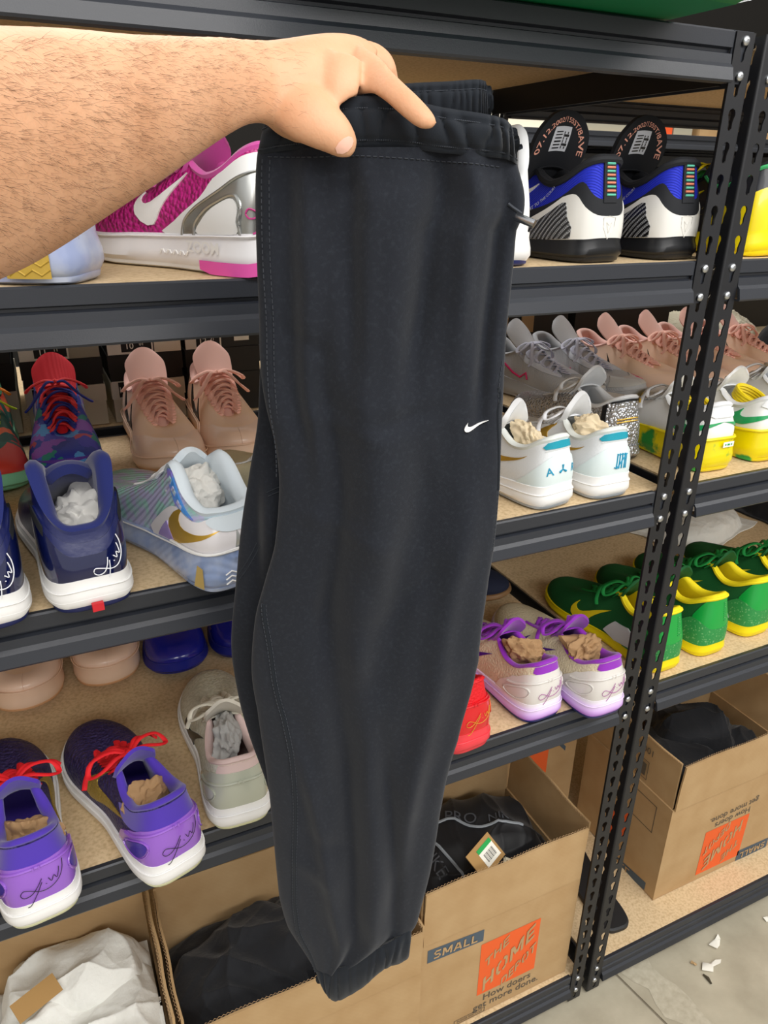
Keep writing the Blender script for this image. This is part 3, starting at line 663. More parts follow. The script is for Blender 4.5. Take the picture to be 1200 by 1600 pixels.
# ---------------------------------------------------------------- the shoes
W_ = mat('white_rubber', 'ecebe9', .45); WL = mat('white_leather', 'e9e9e8', .4, bump=('noise', 500, .1, .0005)); WT = mat('white_lining', 'e2e4e6', .85)
GUM = mat('milky_sole', 'dcdcb4', .35, sub=.1); BLK = mat('black_rubber', '17181b', .35); BLKF = mat('black_mesh', '191b20', .8, bump=('noise', 900, .2, .0006)); GOLD = mat('gold_foil', 'c8a040', .35, metal=.55)
KRAFT = mat('kraft_paper', 'a07e58', .8); TISS = mat('white_tissue', 'd8d6d0', .75); SILV = mat('brushed_silver', 'b6b8b6', .28, metal=.8); SIGB = mat('black_ink', '1a1226', .5); CREAMT = mat('cream_tissue', 'd9c8a8', .8)
def bump_texts(*a): return a
def heelwrap(top, side, mtl, th=.0016, label=None, sh=.0, bot=.02):
    """smooth moulded heel piece: flat top edge falling to the sole at the sides"""
    def f(k): k.heel = k.patch('heel_counter', sym([(0, top), (.1, top + .01 + sh), (.2, top - .03), (.27, top * .72), (side, top * .32), (side + .03, bot), (.15, bot), (0, bot)]), mtl, th, .045, label=label)
    return f
def k6(mtl, win, ink, su=.03, sv=.24, ss=.055, top=.62):
    def f(k):
        hc = k.patch('heel_counter', sym([(0, top - .02), (.1, top), (.2, top), (.28, top * .89), (.335, .36), (.35, .14), (.36, .02), (.2, .02), (0, .02)]), mtl, .0022, .045)
        for s in (-1, 1):
            k.patch('heel_window', [(s * x, y) for x, y in oval(.235, .26, .062, .15, 18, -.03)][::s], win, .0030, .04)
            m = MB(); m.tube([k.S(s * x, y, .0030) for x, y in oval(.235, .26, .074, .175, 28, -.03)], .0013, n=5, closed=True); m.build('window_rim', mtl, k.root)
        m = MB(); m.tube([k.S(x / 20 * .30, .555 - .10 * (abs(x) / 20) ** 3, .0030) for x in range(-20, 21)], .0020, n=6); m.build('heel_bar', mtl, k.root)
        m = MB()
        for sx in (-.014, .014): m.tube([k.S(sx, .53, .0045), k.S(sx, .585, .0045)], .0016, n=5)
        m.build('heel_tab_marks', mtl, k.root)
        if ink: k.sign(su, sv, ss, ink, o=.0036)
    return f
def swo(m, u=.47, v=.36, s=.10, rot=.1, both=True, th=.0016, sy=1.0):
    def f(k):
        for q in ((-u, u) if both is True else (both * u,)): k.swoosh(q, v, s, m, rot, th, sy=sy)
    return f
def toecap(m, u=.66, top=.55, th=.0013):
    def f(k):
        for s in (-1, 1): k.patch('toe_panel', [(s * x, y) for x, y in [(u, .02), (u + .03, top * .6), (.80, top), (.999, top), (.999, .02)]][::s], m, th, .05)
    return f
def holes(m, n=6):
    def f(k):
        b = MB()
        for i in range(n):
            u = lerp(.56, .86, i / (n - 1))
            for s in (-1, 1): c = k.S(s * u, .91, .0012); b.tube([c, k.S(s * u, .91, .0022)], .0028, n=8)
        b.build('eyelets', m, k.root)
    return f
def purple(label, loc, yaw, side, seed):
    UP = mat('purple_snakeskin', '2c2450', .45, bump=('scale', 210, .9, .003), mix=('3a3160', 120, .4, .7)); LIN = mat('violet_lining', '4a2ea8', .85, sheen=.3); TPU = mat('lilac_tpu', '9460c8', .22, coat=.6); RED = mat('red_lace', 'dd1822', .75)
    k = Shoe('sneaker', label, 'shoe', loc, yaw, dict(up=UP, mid=W_, out=GUM, lin=LIN, ton=LIN, lace=RED, T=T_TALL, groove=.62, extra=[
        lambda k: k.patch('collar_panel', sym([(0, .97), (.12, .98), (.25, .98), (.36, .97), (.40, .80), (.34, .58), (.2, .60), (0, .56)]), LIN, .0012, .05),
        k6(TPU, mat('violet_window', '3d2a96', .3), SIGB), swo(mat('gold_scales', 'b89c46', .4, metal=.45, bump=('scale', 300, .8, .002)), .45, .42, .115, -.15)], bows=1.15), 'purple snakeskin pair on the third shelf', side)
    paper('crumpled brown paper stuffed in the %s purple shoe' % ('right hand' if seed == 2 else 'left hand'), k.root, (0, .075, .075), (.027, .044, .036), KRAFT, seed)
purple('purple snakeskin sneaker with red laces at the left end of the third shelf', (-.090, -.062, .836), 7, -1, 1)
purple('purple snakeskin sneaker with red laces and gold swoosh, angled beside the white reptile shoe', (.070, -.066, .836), 17, 1, 2)
# white reptile shoe
RW = mat('bone_reptile', 'c9c8b4', .5, bump=('scale', 260, .6, .0015), mix=('dddccb', 200, .4, .6)); PINKL = mat('pale_pink_lining', 'd6bdb8', .85)
k = Shoe('sneaker', 'bone white reptile sneaker with clear grey heel beside the trouser leg', 'shoe', (.163, -.018, .836), -3, dict(up=RW, mid=W_, out=GUM, lin=PINKL, ton=mat('bone_tongue', 'cfcabc', .8), lace=mat('bone_lace', 'd8d4c4', .8), T=T_LOW, groove=.62, extra=[
    k6(mat('grey_green_tpu', 'b4b7a6', .2, coat=.6), mat('pale_window', 'c2c5bb', .25, coat=.5), None, top=.80), swo(BLK, .50, .33, .10, .3), lambda k: k.patch('heel_pad', sym([(0, .99), (.14, .99), (.16, .8), (.06, .66), (0, .66)]), PINKL, .0015, .05)]))
paper('crumpled grey tissue stuffed in the bone white reptile sneaker', k.root, (0, .09, .092), (.025, .05, .038), mat('grey_tissue', '9b9a97', .8), 3)
# purple and white pair right of the trousers
WR = mat('cream_honeycomb', 'd8ccae', .55, bump=('scale', 280, .6, .0015)); PUR = mat('bright_purple', '8a1fb0', .7, sheen=.3); LAV = mat('lavender_fade', 'e9e2f2', .4, ramp=('z', [(.006, 'b56be0'), (.018, 'd6aef0'), (.036, 'ece6f0')])); SIGP = mat('magenta_ink', 'a03c98', .5)
for i, (x, y, lab) in enumerate(((.684, -.006, 'cream sneaker with purple collar and lavender sole next to the red shoe'), (.786, -.042, 'cream sneaker with purple collar and lavender sole next to the double posts'))):
    k = Shoe('sneaker', lab, 'shoe', (x, y, .836), 3 - 2 * i, dict(up=WR, mid=LAV, out=mat('navy_rubber', '2a2f6a', .4), lin=PUR, ton=PUR, lace=PUR, T=T_LOW, groove=.66, lu=(.56, .86), extra=[
        k6(mat('pearl_heel', 'd9d5d0', .3, coat=.5), mat('pearl_window', 'd4d0cc', .25, coat=.5), SIGP, top=.78), swo(mat('deep_purple', '4a1c86', .5), .50, .36, .09, .25), lambda k: k.patch('heel_pad', sym([(0, .99), (.12, .99), (.135, .83), (.05, .70), (0, .70)]), PUR, .0016, .05)]), 'cream and purple pair on the third shelf', 1 if i else -1)
    paper('crumpled kraft paper in the cream and purple sneaker %s' % ('next to the red shoe' if i == 0 else 'next to the posts'), k.root, (0, .075, .088), (.026, .044, .042), KRAFT, 4 + i)
# red shoe half hidden by the trousers
RDM = mat('scarlet_mesh', 'd8141e', .6, bump=('scale', 240, .6, .002)); RDG = mat('scarlet_gloss', 'd40f1c', .25, coat=.6); RDS = mat('coral_rubber', 'e8404a', .4)
Shoe('sneaker', 'all red sneaker half hidden behind the right edge of the trousers', 'shoe', (.533, -.020, .836), 4, dict(up=RDM, mid=RDS, out=RDS, lin=RDM, ton=RDM, lace=mat('scarlet_lace', 'c81420', .7), T=T_TALL, groove=.55, extra=[k6(RDG, RDG, mat('gold_ink', 'd8a02a', .4), su=.05)]))
# navy pair
NV = mat('navy_leather', '141c52', .35, coat=.25, bump=('noise', 90, .25, .002)); NVP = mat('navy_patent', '0d1440', .12, coat=.8); NVL = mat('navy_lining', '142062', .9, sheen=.3, bump=('noise', 800, .2, .0006)); SIGW = mat('white_ink', 'eef0f4', .5)
def navy(label, loc, yaw, side, seed):
    def ex(k):
        k.patch('heel_counter', sym([(0, .50), (.08, .52), (.17, .66), (.24, .66), (.31, .50), (.36, .02), (.2, .02), (0, .02)]), NVP, .0022, .045, rd=3)
        k.patch('heel_cap', sym([(0, .78), (.10, .80), (.2, .80), (.27, .72), (.25, .64), (.17, .63), (.08, .50), (0, .48)]), NV, .0018, .045, rd=3)
        for s in (-1, 1): k.patch('mesh_vent', [(s * x, y) for x, y in [(.20, .60), (.31, .55), (.32, .66), (.20, .74)]][::s], BLKF, .0030, .04)
        k.sign(.10, .26, .042, SIGW, .0006, .35, .0038)
        m = MB(); m.box((-.006, -.0055, .004), (.006, .0, .013)); m.build('red_heel_tag', mat('tag_red', 'c8202c', .5), k.root)
    k = Shoe('sneaker', label, 'shoe', loc, yaw, dict(up=NV, mid=W_, out=mat('navy_sole', '1c2558', .4), lin=NVL, ton=NVL, lace=NVL, T=T_WING, bow=False, pad=.012, groove=[.30, .62], tpts=[(.226, .053, .011), (.20, .070, .017), (.172, .086, .021), (.145, .102, .026), (.120, .120, .032), (.098, .138, .036), (.080, .150, .036), (.066, .150, .026)], tth=.012, extra=[ex]), 'navy heel-out pair on the second shelf', side)
    paper('crumpled white tissue in the navy sneaker %s' % ('at the left edge' if seed == 6 else 'beside the pearl shoe'), k.root, (.004, .085, .075), (.026, .042, .034), TISS, seed)
navy('navy sneaker with glossy heel cut by the left edge of the photo, second shelf', (-.084, -.030, 1.226), 6, -1, 6)
navy('navy sneaker with glossy heel and white signature, second shelf beside the pearl shoe', (.022, -.026, 1.226), 5, 1, 7)
# pearl shoe with gold swoosh
PRL = mat('pearl_weave', 'b9b6d8', .3, coat=.5, mix=('9fd0c4', 60, .42, .6), bump=('wave', 70, .6, .002)); PRH = mat('pearl_leather', 'e6e2e4', .3, coat=.5); CLB = mat('icy_blue_sole', '9fb4e0', .15, coat=.6, trans=.25, mix=('c3cfea', 30, .4, .65), bump=('wave', 45, .3, .002)); BLUS = mat('periwinkle_strap', '4f8fd6', .3, mix=('8d7ad0', 40, .45, .6)); ICE = mat('ice_lining', 'd5dfe6', .7)
def pearl(k):
    k.patch('heel_quarter', sym([(0, .97), (.12, .95), (.22, .70), (.32, .62), (.40, .30), (.44, .02), (.2, .02), (0, .02)]), PRH, .0018, .045, rd=3)
    k.patch('heel_pad', sym([(0, 1.0), (.10, .99), (.145, .86), (.12, .66), (.05, .52), (0, .50)]), ICE, .0035, .045, rd=3)
    for s in (-1, 1):
        k.patch('ankle_strap', [(s * x, y) for x, y in [(.22, .74), (.33, .66), (.46, .98), (.40, .99), (.30, .86)]][::s], BLUS, .0022, .04)
        for (a, b) in ((.30, .76), (.345, .82), (.39, .88)): k.patch('strap_window', [(s * x, y) for x, y in [(a - .012, b - .05), (a + .016, b - .035), (a + .012, b + .05), (a - .016, b + .035)]][::s], PRL, .003, .03)
        k.patch('side_triangle', [(s * x, y) for x, y in [(.33, .04), (.41, .04), (.36, .28)]][::s], mat('lilac_film', '9a86c8', .25, coat=.5), .0026, .04)
    k.swoosh(-.22, .34, .075, GOLD, -.10, .0022); k.swoosh(.22, .34, .075, GOLD, -.10, .0022)
    m = MB(); m.tube([k.S(x / 20 * .34, .05, .004) for x in range(-20, 21)], .0018, n=5); m.build('midsole_rope', W_, k.root)
    f = k.mapf(.0, .20, .03); vs, fs = tri2d([(-.2, -.4), (.2, -.4), (0, .55)], .1); b = MB(); raised(b, vs, fs, f, .0024); b.build('heel_emblem', SILV, k.root)
    zz = MB()
    for j in range(3): zz.tube([k.midw(x * .006 - .020, .010 + j * .006 + (.004 if x % 2 else 0)) for x in range(9)], .0010, n=4)
    zz.build('herringbone_tread', W_, k.root)
    l = MB(); l.add([k.midw(-.004, .036), k.midw(.016, .036), k.midw(.016, .044), k.midw(-.004, .044)], [(0, 1, 2, 3)]); l.build('sole_label', W_, k.root, smooth=False)
    gp = MB(); gp.add([k.midw(-.052, .010), k.midw(-.040, .008), k.midw(-.040, .034), k.midw(-.046, .038)], [(0, 1, 2, 3)]); gp.build('gold_patch', mat('gold_cloud', 'b59a5a', .5), k.root, smooth=False)
def midw(k, s, z):                                                  # point on the sole wall, s metres from the heel centre
    L = 0; a = k.bo[0]
    for i in range(1, k.N):
        b = k.bo[i]; d = (b - a).length
        if L + d >= abs(s):
            t = (abs(s) - L) / d; p = a.lerp(b, t) + k.outn(i) * (k.sp.get('flare', .0045) + .0018); return k.df((p.x * (1 if s > 0 else -1), p.y, z))
        L += d; a = b
Shoe.midw = midw
k = Shoe('sneaker', 'pearl sneaker with gold check mark and icy blue sole, second shelf beside the trousers', 'shoe', (.180, -.040, 1.226), 16, dict(up=PRL, mid=CLB, out=CLB, lin=ICE, ton=ICE, lace=WT, T=T_IRID, mh=MH_HI, flare=.006, bow=False, pad=.011, groove=.97, groovemat=W_, tth=.009, extra=[pearl]), None, -1)
paper('crumpled white tissue in the pearl sneaker with the gold check mark', k.root, (0, .085, .095), (.026, .04, .034), TISS, 8)
k = Shoe('sneaker', 'pearl sneaker mostly hidden by the trousers, right mate of the gold check mark one', 'shoe', (.312, -.020, 1.226), 16, dict(up=mat('gold_mesh', 'd8cfae', .5, bump=('check', 300, .6, .002)), mid=CLB, out=CLB, lin=ICE, ton=ICE, lace=WT, T=T_IRID, mh=MH_HI, bow=False), None, 1)
# peach pairs
PCH = mat('peach_nubuck', 'f0cdac', .6, mix=('f4d3bc', 14, .35, .65)); PCL = mat('peach_pink', 'f2c2b6', .8, sheen=.3); PCT = mat('peach_lace', 'fac4b4', .8); PCS = mat('peach_sole', 'e9c4a2', .4, ramp=('z', [(.004, 'f2c898'), (.022, 'f6d6bc'), (.045, 'f0cdb2')]))
peachspec = dict(up=PCH, mid=PCS, out=mat('peach_gum', 'e4b184', .4), lin=PCL, ton=PCL, lace=PCT, T=T_LOW, flare=.003, nlace=7, groove=.95, lr=(.0042, .0022), tpts=[(.226, .053, .012), (.20, .070, .018), (.172, .086, .022), (.145, .101, .026), (.118, .120, .031), (.098, .138, .034), (.084, .152, .033), (.076, .160, .022)], extra=[swo(BLK, .36, .40, .11, .35, sy=1.1), toecap(mat('peach_film', 'f0cfb8', .35, coat=.3), .62, .50)])
for i, (x, y, a, lab) in enumerate(((.181, .675, 180, 'peach sneaker with pink laces on the second shelf, left one beside the multicolour shoe'), (.304, .690, 180, 'peach sneaker with pink laces on the second shelf, right one touching the trousers'),)):
    Shoe('sneaker', lab, 'shoe', (x, y - .01, 1.227), a - 1, peachspec, 'peach pair at the back of the second shelf', 1 if i else -1)
for i, (x, y, a, lab) in enumerate(((1.22, .70, 191, 'peach sneaker with black check mark behind the grey pair, leftmost of its row'), (1.345, .70, 191, 'peach sneaker second from the left in the row behind the posts'), (1.475, .70, 191, 'peach sneaker seen right of the double posts above the yellow soled pair'), (1.605, .70, 191, 'peach sneaker at the right end of its row under the cream fleece'))):
    Shoe('sneaker', lab, 'shoe', (x, y - .02, 1.227), a, peachspec, 'peach sneakers at the back of the right unit', 1 if i % 2 else -1)
for i, (x, y, a, lab) in enumerate(((-.090, .690, 180, 'peach sneaker toe showing at the left edge of the third shelf'), (.042, .705, 180, 'peach sneaker toe showing beside the blue one on the third shelf'))):
    Shoe('sneaker', lab, 'shoe', (x, y - .005, .837), a, dict(peachspec, mh=[(0, .05), (.326, .042)]), 'peach toes at the back of the third shelf', 1)
BLS = mat('royal_patent', '1d2390', .2, coat=.6)
for i, x in enumerate((.162, .285)):
    Shoe('sneaker', ('royal blue sneaker toe showing above the bone white shoe', 'royal blue sneaker toe mostly hidden by the trousers, third shelf')[i], 'shoe', (x, .685, .837), 180, dict(up=BLS, mid=mat('royal_rubber', '222a8c', .3), out=mat('royal_rubber', '222a8c', .3), lin=BLS, ton=BLS, lace=BLS, extra=[toecap(BLS, .66, .6)]), 'royal blue toes at the back of the third shelf', 1)
# multicolour shoes at the back left of the second shelf
MLT = mat('blue_collage_print', '2a3f9c', .5, cells=(46, ['2a35a0', '3a66cc', '5098dc', '2a3a94', '4440b0', '22857a', '8a50b8', '2f3fa4', 'b84a5c']), bump=('noise', 300, .2, .001)); REDT = mat('red_tongue', 'd0182a', .75, bump=('wave', 90, .4, .001)); NVT = mat('blue_lace', '26328f', .75); CORL = mat('coral_lace', 'ec3a3e', .7)
Shoe('sneaker', 'blue collage print sneaker with red tongue behind the navy pair', 'shoe', (.031, .678, 1.227), 180, dict(up=MLT, mid=WL, out=NV, lin=mat('navy_cloth', '1c2260', .8), ton=REDT, lace=[CORL, NVT], T=T_TALL, nlace=7, tpts=peachspec['tpts'], lr=(.003, .002), extra=[swo(SILV, .40, .42, .10, .3), holes(mat('eyestay_blue', '7d93cc', .5), 7), toecap(mat('violet_film', '54309a', .4), .9, .2)]), None, 1)
GRM = mat('green_red_print', '1f4a3c', .5, cells=(40, ['1c5a50', 'd03830', 'dc4a34', '1a4c44', 'b03a2c', 'e0683c', '245c4c', '3c7850']), bump=('noise', 300, .2, .001))
Shoe('sneaker', 'green and red print sneaker with orange and lime laces at the left edge', 'shoe', (-.090, .678, 1.227), 180, dict(up=GRM, mid=mat('mint_sole', '7fc49c', .4), out=mat('mint_sole', '7fc49c', .4), lin=mat('green_cloth', '1c5a34', .8), ton=mat('lime_tongue', '3f9a3a', .8), lace=[mat('orange_lace', 'f08a1c', .7), mat('lime_lace', 'c4dc28', .7)], T=T_TALL, nlace=8, tpts=peachspec['tpts'], extra=[toecap(mat('red_toe', 'c2392c', .4), .70, .62)]), None, -1)
# white and teal pair
WM = mat('white_mesh', 'dfe2e4', .6, bump=('check', 420, .5, .001)); TEAL = mat('teal_cloth', '1593a8', .7, bump=('check', 500, .5, .0008)); CLR = mat('clear_grey_sole', 'b9c0c6', .25, trans=.3); MINT = mat('pale_mint_leather', 'd6e2e2', .45); TLI = mat('teal_ink', '168cb0', .5)
def teal(k, right):
    k.patch('heel_panel', sym([(0, .66), (.08, .64), (.16, .50), (.24, .28), (.29, .02), (.15, .02), (0, .02)]), MINT, .0016, .045, rd=3)
    k.patch('heel_tab', sym([(0, .99), (.115, .99), (.15, .90), (.13, .83), (0, .80)]), TEAL, .0022, .045)
    m = MB()
    for x in range(-12, 13): m.tube([k.S(x / 12 * .13, .785, .0018), k.S((x + .55) / 12 * .13, .785, .0018)], .0006, n=4)
    m.build('heel_stitching', W_, k.root)
    k.swoosh(-.40, .52, .14, GOLD, -.06, .0016, sy=.62); k.swoosh(.40, .52, .14, GOLD, -.06, .0016, sy=.62)
    if right:
        b = MB(); f = k.mapf(.03, .30, .028, .0)
        for x in (-.36, -.18, 0, .18): b.tube([f(x, -.42, .0022), f(x + .02, .42, .0022)], .0012, n=5)
        b.tube([f(-.5, -.34, .0024), f(-.3, -.40, .0024), f(.02, .02, .0024), f(.36, .38, .0024)], .0012, n=5); b.tube([f(-.36, .36, .0024), f(.34, .36, .0024)], .0010, n=5)
        b.tube([f(.3, -.42, .0022), f(.3, .3, .0022)], .0012, n=5); b.build('tally_logo', TLI, k.root)
    else:
        k.text('A', -.10, .30, .017, TLI, 0, .015, .0022); k.text('R', .10, .30, .017, TLI, 0, .015, .0022)
        b = MB(); f = k.mapf(.0, .30, .015)
        for a in (90, 210, 330): b.tube([f(0, 0, .0022), f(.5 * math.cos(math.radians(a)), .5 * math.sin(math.radians(a)), .0022)], [.0008, .0020], n=5)
        b.build('star_logo', TLI, k.root)
for i, (x, y, lab) in enumerate(((.664, .002, 'white sneaker with teal heel tab and lettered heel beside the trousers'), (.762, -.002, 'white sneaker with teal heel tab and tally mark heel next to the posts'))):
    k = Shoe('sneaker', lab, 'shoe', (x, y, 1.226), 9 - 9 * i, dict(scale=.95, up=WM, mid=W_, out=CLR, lin=mat('offwhite_lining', 'dde2de', .8), ton=WT, lace=mat('white_lace', 'e4e6ea', .75), T=T_LOW, pad=.011, tpts=[(.226, .053, .011), (.20, .070, .017), (.172, .086, .021), (.145, .100, .026), (.126, .116, .028), (.117, .130, .028), (.112, .142, .026), (.109, .150, .018)], tth=.009, tarch=.75, groove=.6, extra=[(lambda k, i=i: teal(k, i == 1))]), 'white and teal pair on the second shelf', 1 if i else -1)
    paper('crumpled cream tissue in the white and teal sneaker %s' % ('next to the posts' if i else 'beside the trousers'), k.root, (.002, .08, .09), (.024, .04, .034), CREAMT, 9 + i)
# grey pair with pink marks
GR = mat('grey_mesh', 'b3b4b6', .55, bump=('wave', 160, .4, .001)); GRL = mat('pale_grey_leather', 'c6c9d2', .5); PKS = mat('hot_pink', 'e0246c', .5)
def grey(k):
    for s in (-1, 1):
        k.patch('eyestay', [(s * x, y) for x, y in [(.50, .93), (.54, .62), (.66, .58), (.80, .66), (.88, .95), (.70, .96)]][::s], GRL, .0014, .05)
        k.patch('toe_panel', [(s * x, y) for x, y in [(.74, .16), (.82, .58), (.999, .62), (.999, .16)]][::s], mat('dove_film', 'bdbdba', .35, coat=.2), .0012, .05)
        m = MB(); m.tube([k.S(s * u, v, .002) for u, v in [(.37, .62), (.42, .30), (.46, .20), (.51, .36), (.505, .18)]], .0020, n=6); m.build('outline_check', PKS, k.root)
    k.swoosh(-.86, .42, .032, PKS, .2, .0018, 'toe_check')
for i, (x, lab) in enumerate(((.972, 'grey running shoe with a pink outlined check mark behind the white and teal pair'), (1.095, 'grey running shoe with a small pink toe mark beside the peach row'))):
    Shoe('sneaker', lab, 'shoe', (x, .685, 1.227), 191, dict(up=GR, mid=mat('grey_rubber', 'b2b4b8', .4), out=mat('grey_rubber', 'b2b4b8', .4), lin=mat('grey_lining', 'b2b3b6', .85), ton=mat('grey_tongue', 'bcbdc0', .8), lace=mat('lilac_lace', 'c3c5d6', .8), T=T_LOW, mh=MH_HI, tpts=peachspec['tpts'], extra=[grey]), 'grey pair at the back of the second shelf', 1 if i else -1)
# metallic scale shoe between the units
SNK = mat('silver_scales', 'c9cbd0', .2, metal=.7, bump=('scale', 190, 1.0, .004))
def snake(k):
    k.patch('heel_binding', sym([(0, 1.0), (.16, 1.0), (.17, .95), (0, .95)]), BLK, .002, .05)
    m = MB()
    for v in (.50, .56): m.tube([k.S(x / 10 * .09 - .02, v, .0022) for x in range(-10, 11)], .0013, n=5)
    m.tube([k.S(.13, .90, .003), k.S(.13, 1, .004)], .002, n=6); m.build('gold_bars', GOLD, k.root)
    for s in (-1, 1): k.patch('black_edge', [(s * x, y) for x, y in [(.20, .02), (.235, .02), (.225, .98), (.195, .98)]][::s], BLK, .0016, .05)
Shoe('sneaker', 'silver scaled sneaker heel with gold bars tucked behind the left post', 'shoe', (.893, .118, 1.2265), 0, dict(up=SNK, mid=SNK, out=BLK, lin=WT, ton=WT, lace=WT, mh=MH_LO, extra=[snake]), None, 1)
# yellow soled white pair
YEL = mat('yellow_sole', 'e8d400', .3, coat=.4, mix=('2f9a40', 22, .55, .62)); YL2 = mat('yellow_plain', 'f0da0a', .4); GRN = mat('green_film', '1a9a58', .35, coat=.4); YLC = mat('yellow_coil', 'e8cf1a', .5)
def lemon(k):
    k.swoosh(-.17, .40, .075, GRN, -.30, .0018); k.swoosh(.17, .40, .075, GRN, -.30, .0018)
    k.patch('heel_pad', sym([(0, 1.0), (.12, .99), (.15, .82), (.08, .66), (0, .64)]), WT, .0030, .045)
    m = MB(); m.tube([k.S(x / 20 * .42, .04, .0030) for x in range(-20, 21)], .0026, n=6); m.build('yellow_rand', YL2, k.root)
    l = MB(); l.add([k.midw(-.002, .040), k.midw(.020, .040), k.midw(.020, .049), k.midw(-.002, .049)], [(0, 1, 2, 3)]); l.build('sole_label', W_, k.root, smooth=False)
    l = MB(); l.add([k.midw(q * .0024 + .002, .043) for q in (0, 1, 2, 3, 4, 5, 6)] + [k.midw(q * .0024 + .002, .046) for q in (0, 1, 2, 3, 4, 5, 6)], [(q, q + 1, q + 8, q + 7) for q in (0, 2, 3, 5)]); l.build('label_print', GRN, k.root, smooth=False)
for i, (x, lab) in enumerate(((1.000, 'white sneaker with yellow and green sole directly right of the double posts'), (1.128, 'white sneaker with yellow and green sole holding yellow coils, right edge'))):
    k = Shoe('sneaker', lab, 'shoe', (x, .020, 1.226), -3, dict(up=WL, mid=YEL, out=YEL, lin=WT, ton=WL, lace=mat('white_lace', 'e4e6ea', .75), T=T_IRID if 0 else T_LOW, mh=[(0, .058), (.1, .050), (.326, .034)], flare=.005, pad=.012, extra=[lemon]), 'white pair with yellow soles on the right unit', 1 if i else -1)
    m = MB()
    for q in range(4): m.tube([(.020 * math.cos(a), .030 * math.sin(a), q * .005) for a in [2 * math.pi * z / 24 for z in range(24)]], .0034, n=6, closed=True)
    o = m.build('coiled_cord', YLC); o.location = k.root.matrix_basis @ V((0, .075, .088)); o.rotation_euler = (.35, 0, 0); tag(o, 'yellow coiled cord inside the white sneaker %s' % ('at the right edge' if i else 'beside the posts'), 'cord')
Shoe('sneaker', 'white laced sneaker beside the yellow soled pair at the right edge', 'shoe', (1.262, .045, 1.227), -2, dict(up=WL, mid=W_, out=W_, lin=WT, ton=WT, lace=mat('white_lace', 'e4e6ea', .75), T=T_TALL), None, 1)
# green and yellow shoes
GKN = mat('dark_green_knit', '0d5a28', .75, bump=('noise', 500, .4, .0012)); GHL = mat('bright_green_film', '0f9a3c', .35, coat=.3); GSP = mat('speckled_green', '2a8a44', .5, mix=('74b070', 260, .58, .66)); YC = mat('yellow_collar', 'f0da14', .7); GLC = mat('green_lace', '128a3c', .75); WHX = mat('white_hex', 'dfe3e6', .35)
def green(k):
    k.patch('heel_film', sym([(0, .97), (.13, .97), (.20, .80), (.235, .60), (.19, .50), (.10, .34), (0, .28)]), GHL, .0016, .045, rd=3)
    k.patch('heel_cradle', sym([(0, .30), (.10, .35), (.19, .52), (.25, .60), (.31, .40), (.34, .02), (.15, .02), (0, .02)]), GSP, .0022, .045, rd=3)
    for s in (-1, 1): k.patch('white_panel', [(s * x, y) for x, y in [(.27, .10), (.30, .40), (.335, .52), (.41, .46), (.44, .10), (.38, .03)]][::s], WHX, .0026, .04)
    m = MB()
    for j in range(9): m.tube([k.S(.035, .45 + j * .05, .0022), k.S(.075, .45 + j * .05, .0022)], .0008, n=4)
    m.build('heel_ribs', GSP, k.root)
    m = MB(); m.tube([k.S(u, 1, .0006) for u in [x / 40 * .58 for x in range(-40, 41)]], .0040, n=7); m.build('collar_trim', YC, k.root)
    k.swoosh(-.52, .28, .10, YC, .25, .0018); k.swoosh(.52, .28, .10, YC, .25, .0018)
for i, (x, y, lab) in enumerate(((.975, .014, 'green sneaker with yellow sole whose toe shows left of the double posts'), (1.095, .018, 'green sneaker with yellow sole directly right of the posts'), (1.232, .030, 'green sneaker with yellow sole and white heel panel, third from the posts'), (1.362, .024, 'green sneaker with yellow sole cut by the right edge'))):
    k = Shoe('sneaker', lab, 'shoe', (x, y, .836), 1.5, dict(up=GKN, mid=YL2, out=YL2, lin=YC, ton=GKN, lace=GLC, T=T_TALL, mh=MH_LO, flare=.003, nlace=6, bows=1.1, extra=[green]), 'green and yellow sneakers on the third shelf', 1 if i % 2 else -1)
# navy canvas toe by the trousers, third shelf
Shoe('sneaker', 'navy canvas shoe with gum sole whose toe peeks out right of the trousers', 'shoe', (.665, .565, .837), 225, dict(scale=.85, up=mat('navy_canvas', '1f2740', .8), mid=mat('gum_rubber', '9a7650', .5), out=mat('gum_rubber', '9a7650', .5), lin=BLKF, ton=BLKF, lace=BLKF, mh=MH_LO), None, 1)
